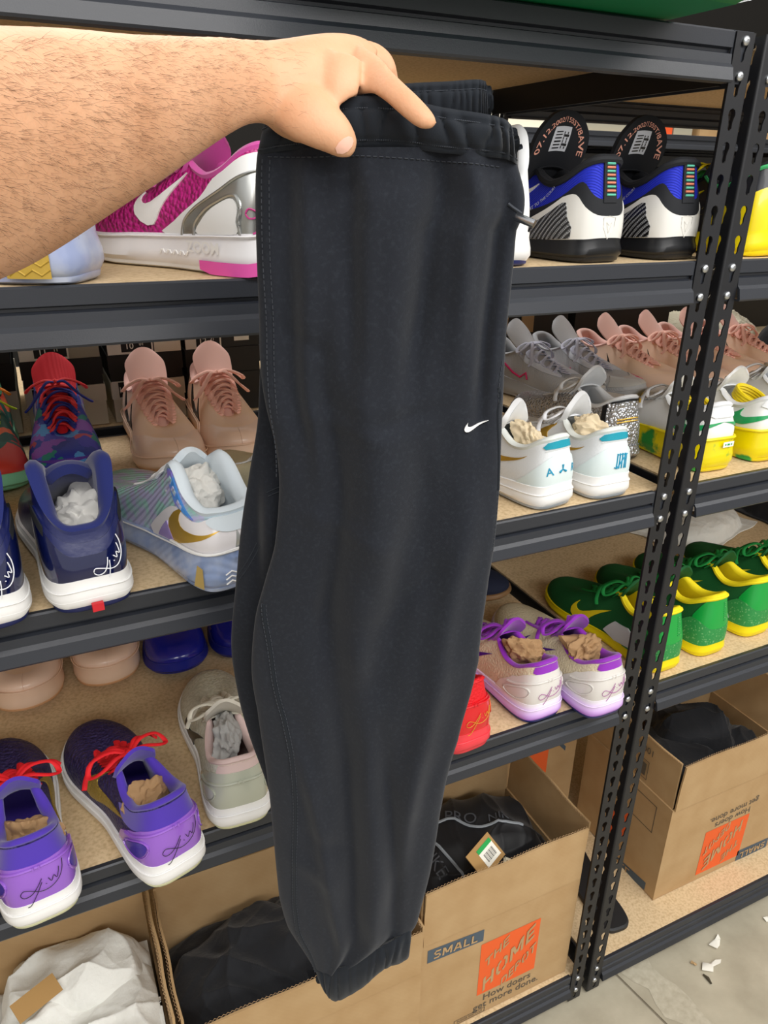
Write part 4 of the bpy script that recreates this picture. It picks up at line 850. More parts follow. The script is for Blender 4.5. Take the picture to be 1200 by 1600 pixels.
# ---- top row: pink, clear soled, white-navy, blue pair, black and yellow
PK = mat('magenta_scales', 'b8207c', .35, coat=.2, bump=('scale', 190, 1.0, .0035)); PKL = mat('pink_lining', 'cc4aa0', .8, sheen=.3); PKO = mat('pink_rubber', 'e85ab0', .4)
def pink(k):
    k.patch('heel_shell', sym([(0, .93), (.09, .95), (.2, .97), (.31, .95), (.36, .60), (.43, .20), (.455, .02), (.2, .02), (0, .02)]), WL, .0016, .045, rd=3)
    for s in (-1, 1):
        k.patch('silver_arch', [(s * x, y) for x, y in [(.0, .02), (.40, .02), (.385, .26), (.34, .50), (.26, .66), (.14, .70), (.0, .70)]][::s], SILV, .0026, .045)
        k.patch('white_window', [(s * x, y) for x, y in [(.215, .02), (.345, .02), (.335, .20), (.30, .38), (.25, .46), (.215, .43), (.20, .30), (.212, .15)]][::s], WL, .0036, .045, rd=3)
        m = MB(); m.tube([k.S(s * x, y, .0036) for x, y in [(p.x, p.y) for p in crom([(.200, .02, 0), (.198, .15, 0), (.187, .30, 0), (.203, .46, 0), (.25, .50, 0), (.31, .41, 0), (.348, .21, 0), (.36, .02, 0)], 5)]], .0018, n=6); m.build('silver_rim', SILV, k.root)
        m = MB(); m.tube([k.S(s * x, y, .0034) for x, y in [(p.x, p.y) for p in crom([(.0, .70, 0), (.14, .70, 0), (.26, .66, 0), (.34, .50, 0), (.385, .26, 0), (.40, .02, 0)], 5)]], .0014, n=6); m.build('silver_rim', SILV, k.root)
    k.swoosh(-.505, .50, .085, W_, .40, .0018); k.swoosh(.505, .50, .085, W_, .40, .0018)
    k.sign(-.06, .25, .05, mat('pink_ink', 'c8408c', .5), .0009, .1, .0036)
    hp = MB(); hp.grid([[k.midw(-.105 + .0061 * j, z + (.004 * clamp((3 - j) / 3) if z < .008 else 0)) for j in range(31)] for z in (.0002, .006, .0115, .0135)]); hp.build('pink_heel_outsole', PKO, k.root)
    vs, fs = text2d('ZOOM', 1, .02); b = MB(); b.add([k.midw(-.098 + x * .018, .026 + y * .016) for x, y in vs], fs); b.build('sole_lettering', W_, k.root, smooth=False)
    m = MB()
    for q in range(9): m.tube([k.midw(-.175 + q * .006, .017 + .004 * (q % 2)), k.midw(-.172 + q * .006, .021 - .004 * (q % 2))], .0009, n=4)
    m.build('sole_embossing', W_, k.root)
Shoe('sneaker', 'magenta scaled sneaker with white swoosh and silver heel arch on the upper shelf', 'shoe', (.258, .000, 1.567), 25, dict(up=PK, mid=mat('bright_white_rubber', 'f0eff2', .4), out=W_, lin=PKL, ton=PKL, lace=PKL, T=T_TALL, outh=.010, groove=.9, bow=True, mh=[(0, .044), (.06, .042), (.13, .038), (.20, .036), (.27, .032), (.326, .03)], extra=[pink]), None, -1)
def zig(k):
    zz = MB()
    for j in range(4): zz.tube([k.midw(-.085 + x * .007, .009 + j * .008 + (.005 if x % 2 else 0)) for x in range(6)], .0012, n=4)
    zz.build('gold_herringbone', mat('gold_tread', 'b6963c', .45), k.root)
    gp = MB(); n = 8; gp.grid([[k.midw(-.088 + x * .0055, .006 + j * .008) for x in range(n)] for j in range(5)]); gp.build('gold_patch', mat('gold_tread', 'b6963c', .45), k.root, smooth=False)
    zz = MB()
    for j in range(3): zz.tube([k.midw(-.135 + x * .005, .014 + j * .008 + (.005 if x % 2 else 0)) for x in range(7)], .0009, n=4)
    zz.build('herringbone_tread', CLB, k.root)
Shoe('sneaker', 'white sneaker with cloudy blue sole and gold tread at the left end under the arm', 'shoe', (.072, .022, 1.567), 62, dict(up=WL, mid=mat('cloudy_blue_sole', '98a4c8', .25, coat=.4, mix=('b6bdd0', 20, .4, .6)), out=mat('cloudy_blue_sole', '98a4c8'), lin=WT, ton=WT, lace=WT, mh=[(0, .052), (.326, .05)], T=T_LOW, flare=.006, extra=[zig]), None, -1)
Shoe('sneaker', 'pale shoe with yellow sole standing behind the magenta one', 'shoe', (.155, .66, 1.567), 178, dict(up=mat('pale_grey_cloth', 'cfcbc6', .8), mid=YL2 if 0 else mat('amber_sole', 'c8962c', .4), out=mat('amber_sole', 'c8962c', .4), lin=WT, ton=WT, lace=WT), None, 1)
def wn(k):
    k.swoosh(.2, .1, .03, GRL, .3, .001)
Shoe('sneaker', 'white sneaker with navy treaded sole peeking out right of the waistband', 'shoe', (.545, .004, 1.567), 2, dict(up=WL, mid=W_, out=mat('navy_tread', '232c62', .4), outh=.016, lin=WT, ton=mat('pale_tongue', 'c4ccd0', .7), lace=WT, T=T_WING, extra=[wn]), None, 1)
BLU = mat('cobalt_knit', '1c2cc0', .6, bump=('wave', 150, .7, .0015)); CFB = mat('carbon_weave', '141416', .22, coat=.6, wav=(75, '9a9ca0', 520, '4a4b4f')); TPW = mat('white_tpu', 'e4e2dc', .25, coat=.5); MNT = mat('mint_thread', '5cc0a6', .6); SLM = mat('salmon_thread', 'e8846a', .6); SLI = mat('salmon_ink', 'f4b09a', .6); LBG = mat('grey_label', 'd4d6dc', .6)
def kobe9(k, txt, far):
    k.patch('black_overlay', sym([(0, .44), (.07, .46), (.12, .56), (.17, .74), (.24, .72), (.33, .60), (.44, .40), (.47, .30), (.3, .02), (0, .02)]), BLKF, .0014, .04, rd=3)
    k.patch('heel_shell', sym([(0, .24), (.08, .26), (.15, .38), (.20, .58), (.25, .64), (.29, .60), (.40, .30), (.47, .02), (.2, .02), (0, .02)]), TPW, .0030, .04, rd=3)
    for s in (-1, 1): k.patch('carbon_plate', [(s * x, y) for x, y in [(.215, .03), (.235, .30), (.245, .52), (.285, .50), (.36, .28), (.44, .03)]][::s], CFB, .0040, .035, rd=2)
    st = k.patch('heel_strip', [(-.045, .40), (.045, .40), (.045, 1.0), (-.045, 1.0)], BLKF, .0026, .05)
    for j in range(9):
        v = .94 - j * .055; b = MB(); b.tube([k.S(-.030, v, .0032), k.S(0, v, .0034), k.S(.030, v, .0032)], .0013, n=5); b.build('thread_bar', MNT if j % 2 == 0 else SLM, st)
    f = k.mapf(.0, .13, .026); b = MB(); b.tube([f(x, y, .0033) for x, y in [(-.38, .42), (0, .5), (.38, .42), (.34, -.05), (0, -.55), (-.34, -.05)]], .00035, n=5, closed=True)
    b.tube([f(x, y, .0033) for x, y in [(-.18, .2), (0, -.3), (.18, .2), (0, .05), (-.18, .2)]], .0003, n=4); b.build('heel_crest', TPW, k.root)
    k.swoosh(-.50, .62, .075, W_, .30, .0018); k.swoosh(.50, .62, .075, W_, .30, .0018)
    k.text('STRAIGHT TO THE COURT', -.385, .59, .0065, LBG, .60, 0, .0024)
    # tongue print: an arc of figures and a sewn label on the side facing the heel
    b = MB(); vs, fs = text2d(txt, 1, .01)
    xs = [p[0] for p in vs]; wd = max(xs) - min(xs)
    def tm(x, y, o): a = (x / wd) * 2.9; rr = .74 + y * .26; return k.TS(rr * math.sin(a) * 1.08, .80 + (rr * math.cos(a) - .62) * .34, .0068)
    b.add([tm(x, y, 0) for x, y in vs], fs); b.build('tongue_lettering', SLI, k.ton, smooth=False)
    lb = MB(); n = 6; lb.grid([[k.TS(-.34 + .62 * x / n, .61 + .16 * y / n, .0064) for x in range(n + 1)] for y in range(n + 1)]); lo = lb.build('sewn_label', LBG, k.ton, smooth=False)
    lb = MB()
    for q in range(6): lb.add([k.TS(-.26 + .0, .625 + q * .02, .0068), k.TS(-.02, .625 + q * .02, .0068), k.TS(-.02, .633 + q * .02, .0068), k.TS(-.26, .633 + q * .02, .0068)], [(0, 1, 2, 3)])
    for q in range(6):
        for w in range(5):
            if (q * 3 + w * 5 + q * w) % 3 == 0: lb.add([k.TS(.04 + w * .04, .625 + q * .018, .0068), k.TS(.075 + w * .04, .625 + q * .018, .0068), k.TS(.075 + w * .04, .64 + q * .018, .0068), k.TS(.04 + w * .04, .64 + q * .018, .0068)], [(0, 1, 2, 3)])
    lb.build('label_print', BLK, lo, smooth=False)
    b = MB(); m_ = k.N; b.tube([k.S(u, 1, .0005) for u in [x / 40 * .6 for x in range(-40, 41)]], .0046, n=7); b.build('collar_trim', BLKF, k.root)
KT = [(.226, .053, .012), (.20, .070, .018), (.172, .086, .023), (.148, .100, .031), (.130, .118, .041), (.117, .140, .048), (.108, .163, .046), (.104, .176, .036), (.103, .183, .024)]
for i, (x, y, a, lab) in enumerate(((.697, .010, 4, 'blue knit sneaker with black tongue lettering, left one of its pair'), (.832, .012, 2, 'blue knit sneaker with black tongue lettering next to the posts, right one of its pair'))):
    Shoe('sneaker', lab, 'shoe', (x, y, 1.567), a, dict(up=BLU, mid=BLK, out=BLK, lin=BLKF, ton=BLKF, lace=BLKF, T=T_TALL, mh=[(0, .030), (.1, .026), (.326, .02)], bow=False, tpts=KT, tarch=.25, tth=.006, extra=[lambda k: kobe9(k, '07.12.2002/155ST/8AVE', 0)]), 'cobalt and black pair on the upper shelf', 1 if i else -1)
YBL = mat('black_speckle', '1a1b20', .5, mix=('b8b43a', 330, .66, .70)); YGL = mat('yellow_shell', 'f0d80c', .3, coat=.4); MGR = mat('mint_trim', '3fae6a', .6)
def bee(k):
    k.patch('yellow_heel', sym([(0, .62), (.10, .62), (.2, .56), (.30, .50), (.335, .26), (.31, .02), (.15, .02), (0, .02)]), YGL, .0026, .045, rd=3)
    for s in (-1, 1): k.patch('speckled_panel', [(s * x, y) for x, y in [(.32, .02), (.345, .26), (.31, .52), (.36, .62), (.46, .40), (.52, .02)]][::s], YBL, .0022, .045)
    k.swoosh(-.5, .5, .09, YGL, .2, .0024); k.swoosh(.5, .5, .09, YGL, .2, .0024)
    m = MB(); m.tube([k.S(u, 1, .0008) for u in [x / 40 * .6 for x in range(-40, 41)]], .0030, n=6); m.build('collar_trim', MGR, k.root)
for i, (x, a, lab) in enumerate(((1.005, 3, 'black sneaker with yellow heel shell at the right edge of the upper shelf'),)):
    Shoe('sneaker', lab, 'shoe', (x, .012, 1.567), a, dict(up=mat('black_slick', '1d1f26', .4, coat=.2), mid=YL2, out=YL2, lin=BLKF, ton=BLKF, lace=[YC, GLC], T=T_TALL, mh=[(0, .036), (.1, .03), (.326, .02)], extra=[bee]), 'black and yellow pair on the upper shelf', 1 if i else -1)
Shoe('sneaker', 'black and yellow speckled sneaker standing sideways behind the posts on the upper shelf', 'shoe', (.955, .600, 1.567), 176, dict(scale=.75, up=mat('black_gold_print', '17181b', .5, mix=('c8b030', 90, .64, .68)), mid=mat('amber_sole', 'c8962c', .4), out=mat('amber_sole', 'c8962c', .4), lin=BLKF, ton=BLKF, lace=YC, T=T_LOW, extra=[swo(YC, .5, .4, .1, .2)]), None, 1)
# ---------------------------------------------------------------- clothing in the cartons
def garment(name, label, cat, c, lx, ly, h, m, seed, rot=0.0, fold=.05, freq=7.0, group=None, n=110, flat=.4, lim=None):
    zmin = .0035 if any(abs(c[2] - z - .003) < .0025 for z in LV + [1.487]) else -.035
    """a crumpled garment: a cloth sheet with creased folds, rounded down at its hem"""
    ca, sa = math.cos(rot), math.sin(rot); rows = []; o = V((seed * 7.3, seed * 2.1, seed)); rn = random.Random(seed * 5 + 1); dirs = [(rn.uniform(0, 3.14), rn.uniform(1.6, 3.4) * freq, rn.uniform(.5, 1.0)) for _ in range(4)] + [(rn.uniform(0, 3.14), rn.uniform(5, 8) * freq, .22)]
    for i in range(n + 1):
        r = []
        for j in range(n + 1):
            a, b = -1 + 2 * j / n, -1 + 2 * i / n
            wob = .12 * noise.noise(V((a * 2, b * 2, seed)))
            rr = min(1.0, (abs(a) ** 3.2 + abs(b) ** 3.2) ** (1 / 3.2)); x, y = a * lx * (1 + wob), b * ly * (1 + wob)
            q = V((x, y, 0)) * freq + o; wv = V((noise.noise(q * .5), noise.noise(q * .5 + V((5, 3, 1))), 0)) * 1.3
            f = 0
            for d_, fr_, am in dirs:
                ph = (x * math.cos(d_) + y * math.sin(d_)) * fr_ + 4.2 * noise.noise(q * .55 + V((d_ * 3, 0, fr_))) + 1.2 * noise.noise(q * 1.6 + V((fr_, d_, 0))); f -= am * abs(math.sin(ph)) ** .7 * clamp(.55 + 1.1 * noise.noise(q * .45 + V((0, d_ * 5, fr_))))
            f2 = noise.noise(q * 2.3 + wv * 2) * .14
            dome = (1 - rr ** 2.2); z = h * dome ** .6 * (flat + (1 - flat) * (.5 + .5 * noise.noise(q * .3 + V((9, 0, 0))))) + fold * (f * .55 + .35 + f2) * clamp(dome * 3)
            z -= .03 * clamp((rr - .85) / .15)
            X, Y = c[0] + x * ca - y * sa, c[1] + x * sa + y * ca
            if lim: X = clamp(X, lim[0], lim[1]); Y = clamp(Y, lim[2], lim[3])
            r.append(V((X - c[0], Y - c[1], max(z, zmin))))
        rows.append(r)
    b = MB().shell(rows, .003); o = b.build(name, m, ang=80); o.location = c
    return tag(o, label, cat, group)
M_WC = mat('white_jersey', 'e2e2dc', .85, sheen=.15, bump=('noise', 34, .55, .010)); M_BC = mat('black_jersey', '15171c', .85, sheen=.12, bump=('noise', 34, .5, .008)); M_NC = mat('black_nylon', '111216', .55, sheen=.1, bump=('noise', 700, .15, .0005))
L1 = (-.385, .020, -.005, .248); L2 = (.05, .455, .0, .245); L3 = (.482, .834, .022, .277); LR = (1.155, 1.56, .08, .345)
garment('white_shirt', 'white shirt filling the bottom of the lower left carton', 'clothing', (-.17, .12, .36), .25, .15, .06, M_WC, 1, lim=L1)
garment('white_shirt', 'white shirt heaped in the middle of the lower left carton', 'clothing', (-.085, .085, .405), .13, .115, .07, M_WC, 2, .5, .05, 9, lim=L1)
garment('white_shirt', 'white shirt crumpled against the back wall of the lower left carton', 'clothing', (-.10, .185, .415), .12, .07, .07, M_WC, 3, -.2, .05, 9, lim=L1)
garment('white_shirt', 'white shirt lying at the front of the lower left carton', 'clothing', (-.16, .03, .40), .13, .05, .06, M_WC, 4, .1, .045, 9, lim=L1)
tg = MB().shell([[V((x, y, .004 * math.sin(x * 30))) for x in (-.04, -.02, 0, .02, .04)] for y in (-.022, 0, .022)], .0015).build('hang_tag', mat('kraft_tag', 'a98450', .8)); tg.location = (-.045, -.012, .462); tg.rotation_euler = (.75, 0, -.1); tag(tg, 'kraft cardboard tag lying on the white clothing in the lower left carton', 'tag')
MB().tube([(-.03, .012, .003), (-.026, .016, .003)], .0012).build('tag_print', M_BK, tg)
t2 = MB().shell([[V((x, y, .003 * math.sin(x * 40))) for x in (-.035, 0, .035)] for y in (-.016, .016)], .0015).build('hang_tag', MC['kraft_tag']); t2.location = (-.155, .13, .475); t2.rotation_euler = (.45, .1, .5); tag(t2, 'kraft tag half buried in the white clothing at the left edge', 'tag')
garment('black_shirt', 'black shirt filling the carton under the trouser hem', 'clothing', (.25, .12, .34), .25, .15, .05, M_BC, 5, lim=L2)
garment('black_shirt', 'black shirt bundled on top in the carton under the trouser hem', 'clothing', (.17, .11, .375), .14, .11, .065, M_BC, 6, .3, .045, 8, lim=L2)
garment('black_shirt', 'black shirt bundled behind the trouser hem in its carton', 'clothing', (.33, .12, .375), .12, .11, .055, M_BC, 7, -.4, .045, 8, lim=L2)
garment('black_jacket', 'black jacket filling the printed carton', 'clothing', (.66, .15, .37), .2, .15, .05, M_NC, 8, lim=L3)
lg = garment('black_leggings', 'black leggings with grey piping bundled in the printed carton', 'clothing', (.665, .17, .41), .155, .10, .085, M_NC, 9, -.1, .035, 8, lim=L3)
M_PIPE = mat('reflective_piping', '8a9096', .45); M_OUT = mat('dark_grey_print', '4b4e54', .5)
def surf_z(o, x, y):
    ok, p, n, i = o.ray_cast(V((x - o.location.x, y - o.location.y, 1)), V((0, 0, -1))); return (p.z if ok else 0)
def drape(o, pts, lift, n=6): return [V((p.x - o.location.x, p.y - o.location.y, surf_z(o, p.x, p.y) + lift)) for p in crom([(x, y, 0) for x, y in pts], n)]
MB().tube(drape(lg, [(.572, .225), (.580, .18), (.592, .13), (.607, .085)], .002), .0034, .0024, 6).build('piping', M_PIPE, lg)
MB().tube(drape(lg, [(.595, .205), (.64, .20), (.675, .165), (.72, .145), (.765, .12)], .002), .0034, .0024, 6).build('piping', M_PIPE, lg)
def drape_text(o, s, x, y, size, rot, m, bold=.0):
    vs, fs = text2d(s, 1, bold); ca, sa = math.cos(rot), math.sin(rot); b = MB(); out = []
    for u, v in vs:
        X, Y = x + (u * ca - v * sa) * size, y + (u * sa + v * ca) * size; out.append((X - o.location.x, Y - o.location.y, surf_z(o, X, Y) + .0022))
    b.add(out, fs); return b.build('printed_lettering', m, o, smooth=False)
drape_text(lg, 'NIKE', .563, .135, .034, -1.45, M_OUT); drape_text(lg, 'PRO', .548, .215, .03, -1.45, M_OUT); drape_text(lg, 'PRO', .66, .195, .036, -.5, M_OUT); drape_text(lg, 'NIKE', .735, .155, .026, -.45, M_OUT)
ht = MB().box((-.036, -.026, 0), (.036, .026, .002)).build('hang_tag', MC['kraft_tag'], smooth=False); ht.location = (.628, .054, .492); ht.rotation_euler = (.62, -.08, .42); tag(ht, 'kraft hang tag with green striped barcode sticker on the black leggings', 'tag')
bc = MB().box((-.012, -.018, .0022), (.030, .014, .0026)).build('barcode_sticker', M_LB, ht, smooth=False); MB().box((-.012, .010, .0027), (.030, .018, .003)).build('green_stripe', mat('green_print', '18a048', .6), ht, smooth=False)
k = MB()
for i in range(11): k.box((-.004 + i * .0026, -.012, .0027), (-.004 + i * .0026 + (.0008 if i % 3 else .0015), .004, .0029))
k.build('barcode', M_BK, bc, smooth=False)
k = MB()
for p, q in (((.684, .062), (.700, .085)), ((.700, .085), (.712, .080)), ((.684, .062), (.690, .045))): k.tube(drape(lg, [p, ((p[0] + q[0]) / 2, (p[1] + q[1]) / 2), q], .004, 3), .0035, .002, 5)
k.build('cream_drawcord', mat('cream_cord', 'ddd6be', .8), lg)
garment('black_shirt', 'black shirt crumpled in the upside down printed carton', 'clothing', (1.34, .20, .37), .2, .13, .075, M_BC, 10, .2, .045, 8, lim=LR)
garment('black_shirt', 'black shirt rising to a peak in the right carton', 'clothing', (1.36, .23, .42), .10, .07, .09, M_BC, 11, -.5, .04, 9, lim=LR)
garment('white_cloth', 'white cloth lying behind the green shoes on the right unit', 'clothing', (1.50, .50, .838), .16, .13, .085, M_WC, 12, .3, .02, 8)
garment('cream_cloth', 'cream fleece bundled at the back of the second shelf on the right', 'clothing', (1.82, .86, 1.229), .23, .13, .19, mat('cream_fleece', 'cfc7ad', .95, sheen=.3, bump=('noise', 120, .6, .006)), 13, .2, .03, 9)
garment('black_bag', 'black cloth bag beside the cream fleece on the right', 'bag', (1.94, .56, 1.2295), .17, .13, .22, M_BC, 14, .1, .02, 6)
garment('black_cloth', 'black cloth bundled on the third shelf at the far right', 'clothing', (1.87, .44, .838), .16, .12, .16, M_BC, 15, .1, .02, 6)
garment('grey_cloth', 'pale grey cloth folded on boxes behind the peach shoes', 'clothing', (1.42, .90, 1.489), .14, .10, .05, mat('grey_jersey', 'b9bab8', .85), 16, .3, .02, 9)
# flat black sole lying on the bottom board
ol = [(x * .9, y) for x, y in BO] ; ring = [V((x, y, 0)) for x, y in [(p.x, p.y) for p in crom([(x, y, 0) for x, y in ol], 4)]]; ring = ring + [V((-p.x, p.y, 0)) for p in ring[-2:0:-1]]
s = MB(); rs = [[V((p.x * q, (p.y - .16) * q + .16, z)) for p in ring] for q, z in ((.96, 0), (1, .003), (1, .011), (.97, .014))]; s.grid(rs, cu=True); s.cap(rs[0], True); s.cap(rs[-1])
so = s.build('shoe_insole', mat('black_foam', '1c1d1f', .55, bump=('noise', 300, .15, .0008)), ang=40); so.location = (1.012, .032, .086); so.rotation_euler = (0, 0, -.10); tag(so, 'loose black foam sole lying on the bottom board beside the posts', 'sole')
# paper scraps on the floor
for i, (x, y, sz, lab) in enumerate(((1.262, -.035, .026, 'white paper scrap on the concrete, nearest to the shelf rail'), (1.205, -.075, .032, 'torn white paper scrap on the concrete with a pointed end'), (1.43, -.05, .018, 'small white scrap on the concrete at the right edge'), (1.17, -.055, .009, 'tiny tan crumb on the concrete beside the torn paper'))):
    pts = [(sz * (.6 + .4 * math.sin(k * 2.3 + i)) * math.cos(k), sz * (.5 + .4 * math.cos(k * 1.7 + i)) * math.sin(k), .002 + .004 * abs(math.sin(k * 1.3 + i))) for k in [q * .785 for q in range(8)]]
    o = MB().add([(0, 0, .006)] + pts + [(0, 0, .0045)] + [(x_, y_, z_ - .0015) for x_, y_, z_ in pts], [(0, q + 1, (q + 1) % 8 + 1) for q in range(8)] + [(9, (q + 1) % 8 + 10, q + 10) for q in range(8)] + [(q + 1, q + 10, (q + 1) % 8 + 10, (q + 1) % 8 + 1) for q in range(8)]).build('paper_scrap', M_LB if i < 3 else M_CARD); o.location = (x, y, .0005); tag(o, lab, 'paper scrap')
dc = MB().tube([(0, -.012, .003), (.002, .0, .004), (0, .012, .003)], [.002, .004, .002], n=6).build('dry_leaf_scrap', mat('dark_scrap', '4b4436', .9)); dc.location = (1.17, -.095, .0); tag(dc, 'small dark dry scrap on the concrete below the white paper', 'scrap')
# green bottomed container overhanging the top shelf
gb = empty('storage_bin', (.285, -.10, 1.838)); gb.rotation_euler = (0, 0, 0); tag(gb, 'clear lidded container with green base on the top shelf overhanging the beam', 'container')
m = MB(); rs = []
for z, q in ((0, .006), (.004, 0), (.05, -.004)): rs.append([(q, q, z), (.46 - q, q, z), (.46 - q, .30 - q, z), (q, .30 - q, z)])
m.grid(rs, cu=True); m.cap(rs[0], True); m.cap(rs[-1]); m.build('green_base', mat('green_plastic', '0d7a47', .45), gb)
m = MB(); rs = []
for z, q in ((.003, -.004), (.012, -.012), (.02, -.012), (.10, -.01)): rs.append([(q, q, z), (.46 - q, q, z), (.46 - q, .30 - q, z), (q, .30 - q, z)])
m.grid(rs, cu=True); m.build('clear_cover', mat('clear_plastic', 'e8ece8', .12, trans=.92), gb)
# ---------------------------------------------------------------- the held sweatpants (hang in one vertical plane facing the aisle)
M_FLC = mat('black_fleece', '1f2229', .92, sheen=.12, bump=('noise', 1500, .25, .0006), mix=('262a31', 300, .5, .75), spec=.2)
M_FLC2 = mat('black_fleece_rib', '1c2026', .92, sheen=.12, bump=('noise', 1200, .25, .0006), spec=.2)
M_STI = mat('grey_stitching', '34383f', .8); M_WHT = mat('white_embroidery', 'f2f2f0', .6)
LE = [(175, 418), (215, 408), (250, 402), (300, 400), (400, 402), (500, 406), (560, 407), (620, 414), (700, 432), (760, 437), (850, 430), (900, 416), (960, 400), (1042, 394), (1104, 403), (1217, 419), (1292, 427), (1396, 437), (1440, 450), (1475, 474), (1512, 499)]
RE = [(175, 792), (215, 803), (250, 806), (300, 818), (335, 817), (360, 806), (425, 800), (525, 790), (650, 784), (754, 780), (838, 773), (900, 763), (1000, 750), (1042, 744), (1154, 715), (1212, 698), (1262, 688), (1354, 673), (1437, 652), (1452, 638), (1475, 600), (1500, 548)]
sw = empty('sweatpants', PL(590, 1000)); tag(sw, 'black fleece sweatpants held up by the hand, small white logo on the thigh', 'trousers')
SWL = sw.location.copy()
FOLD = [  # (x fraction at top, at bottom, width, depth, y from, y to)
    (.36, .38, .045, -.005, 240, 560), (.40, .42, .085, .006, 250, 900), (.70, .62, .05, -.006, 240, 560), (.55, .5, .09, .005, 240, 1000), (.82, .80, .05, .005, 230, 520), (.93, .90, .03, -.006, 300, 640),
    (.12, .14, .05, -.004, 240, 700), (.20, .2, .05, .004, 240, 700), (.30, .55, .06, -.005, 900, 1480), (.45, .7, .07, .004, 950, 1480), (.70, .45, .10, -.004, 700, 1250), (.85, .80, .06, .005, 800, 1300), (.25, .3, .05, -.004, 560, 1000), (.62, .85, .05, -.004, 1150, 1480), (.2, .45, .05, .004, 1150, 1480)]
def front_off(s, y):                                               # relief of the cloth towards the camera
    o = 0
    for a, b, wd, dp, y0, y1 in FOLD:
        if y0 - 120 < y < y1 + 120:
            c = lerp(a, b, (y - y0) / (y1 - y0)); k = clamp((y - y0 + 60) / 120) * clamp((y1 + 60 - y) / 120); o += 2.0 * dp * k * math.exp(-((s - c) / wd) ** 2)
    o += .0035 * noise.noise(V((s * 5, y * .006, 3))) + .0016 * noise.noise(V((s * 11, y * .013, 8)))
    for cx, cy, ang, ln, dp in ((.34, 655, .25, .16, .003), (.55, 645, -.2, .2, -.003), (.3, 810, .3, .2, .003), (.7, 900, -.9, .16, -.003), (.25, 1340, .35, .15, .003), (.2, 530, .5, .12, -.0025), (.35, 1300, .3, .12, -.003)):
        u = (s - cx); v = (y - cy) / 380.0; uu = u * math.cos(ang) + v * math.sin(ang); vv = -u * math.sin(ang) + v * math.cos(ang)
        o += dp * math.exp(-(uu / ln) ** 2 - (vv / .035) ** 2)
    return o
def leg_pt(s, y, o=0.0, th=.020):
    p = PL(lerp(sitp(LE, y), sitp(RE, y), s), y); e = math.sqrt(max(0, 1 - (2 * s - 1) ** 2)) ** .55
    return p - HD * (th * e + front_off(s, y) * e + o)
def leg(le, re, ys, th, shift, name, mtl, off=True, ns=44):
    rows = []
    for y in ys:
        a, b = le(y), re(y); r = []
        for i in range(ns + 1):
            s = .5 - .5 * math.cos(math.pi * i / ns); p = PL(lerp(a, b, s), y, .6 + shift); e = math.sqrt(max(0, 1 - (2 * s - 1) ** 2)) ** .55
            r.append(p - HD * (th * e + (front_off(s, y) if off else .004 * noise.noise(V((s * 4, y * .01, 5))) + .012 * math.exp(-((lerp(a, b, s) - 424) / 20) ** 2 - ((y - 805) / 60) ** 2) - .008 * math.exp(-((lerp(a, b, s) - 405) / 9) ** 2 - ((y - 820) / 70) ** 2)) * e))
        for i in range(ns - 1, 0, -1):
            s = .5 - .5 * math.cos(math.pi * i / ns); p = PL(lerp(a, b, s), y, .6 + shift); e = math.sqrt(max(0, 1 - (2 * s - 1) ** 2)) ** .55
            r.append(p + HD * (th * .8 * e))
        rows.append([q - SWL for q in r])
    m = MB(); m.grid(rows, cu=True, flip=True); m.cap(rows[-1], True); m.cap(rows[0]); return weld(m.build(name, mtl, sw, ang=70), 1e-5, 70)
leg(lambda y: sitp(LE, y), lambda y: sitp(RE, y), [232 + 8 * i for i in range(159)], .020, 0, 'front_leg', M_FLC, ns=120)
LE2 = [(225, 440), (400, 420), (560, 408), (658, 403), (733, 391), (817, 378), (900, 370), (1000, 362), (1062, 369), (1133, 386), (1217, 416), (1300, 440), (1420, 470)]
RE2 = [(225, 790), (300, 800), (500, 770), (800, 740), (1000, 700), (1217, 660), (1420, 610)]
rear = leg(lambda y: sitp(LE2, y), lambda y: sitp(RE2, y), [228 + 12 * i for i in range(100)], .016, .040, 'rear_leg', M_FLC, False, 110)
bpy.context.view_layer.update()
m = MB()
for path in ([(404, 850), (396, 866), (384, 886), (372, 903)], [(438, 764), (428, 768), (417, 773)]):
    for side in (-3.2, 3.2):
        fine = crom([(x, y, 0) for x, y in path], 12)
        for i in range(0, len(fine) - 1):
            e = []
            for q in (fine[i], fine[i].lerp(fine[i + 1], .6)):
                t = (fine[i + 1] - fine[i]).normalized(); d = ray(q.x - t.y * side, q.y + t.x * side).normalized(); ok, p, n, _i = rear.ray_cast(O - SWL, d)
                if ok: e.append(p - d * .0006)
            if len(e) == 2: m.tube(e, .0005, n=4)
m.build('gusset_stitching', M_STI, sw, smooth=False)
# waistband: the gathered front panel and the higher rear panel behind the fingers
def band(top, bot, d, name, seed, th=.006, amp=.0035, nx=150, nz=14, freq=1.0, wrap=0.0):
    rows = []
    for j in range(nz + 1):
        t = j / nz; r = []
        for i in range(nx + 1):
            s = i / nx; x0, y0 = top(s); x1, y1 = bot(s); p = PL(lerp(x0, x1, t), lerp(y0, y1, t), d) - HD * (wrap * max(0, 1 - (2 * s - 1) ** 2) ** .27)
            puff = max(0, math.sin(math.pi * clamp(t))) ** .6 * .005
            ph = s * 62 * freq + 2.2 * noise.noise(V((s * 9, t * 1.2, seed))); g = amp * (abs(math.sin(ph)) ** .7 - .5) * (.35 + .65 * clamp(1.4 * noise.noise(V((s * 3, seed, 2))) + .6)) * math.sin(math.pi * clamp(t, .08, .92))
            st = -.003 * math.exp(-((t - .24) / .035) ** 2) - .0014 * math.exp(-((t - .86) / .03) ** 2)
            r.append(p - HD * (puff + g + st) - SWL)
        rows.append(r)
    m = MB().shell(rows, -th); return m.build(name, M_FLC2, sw, ang=80)
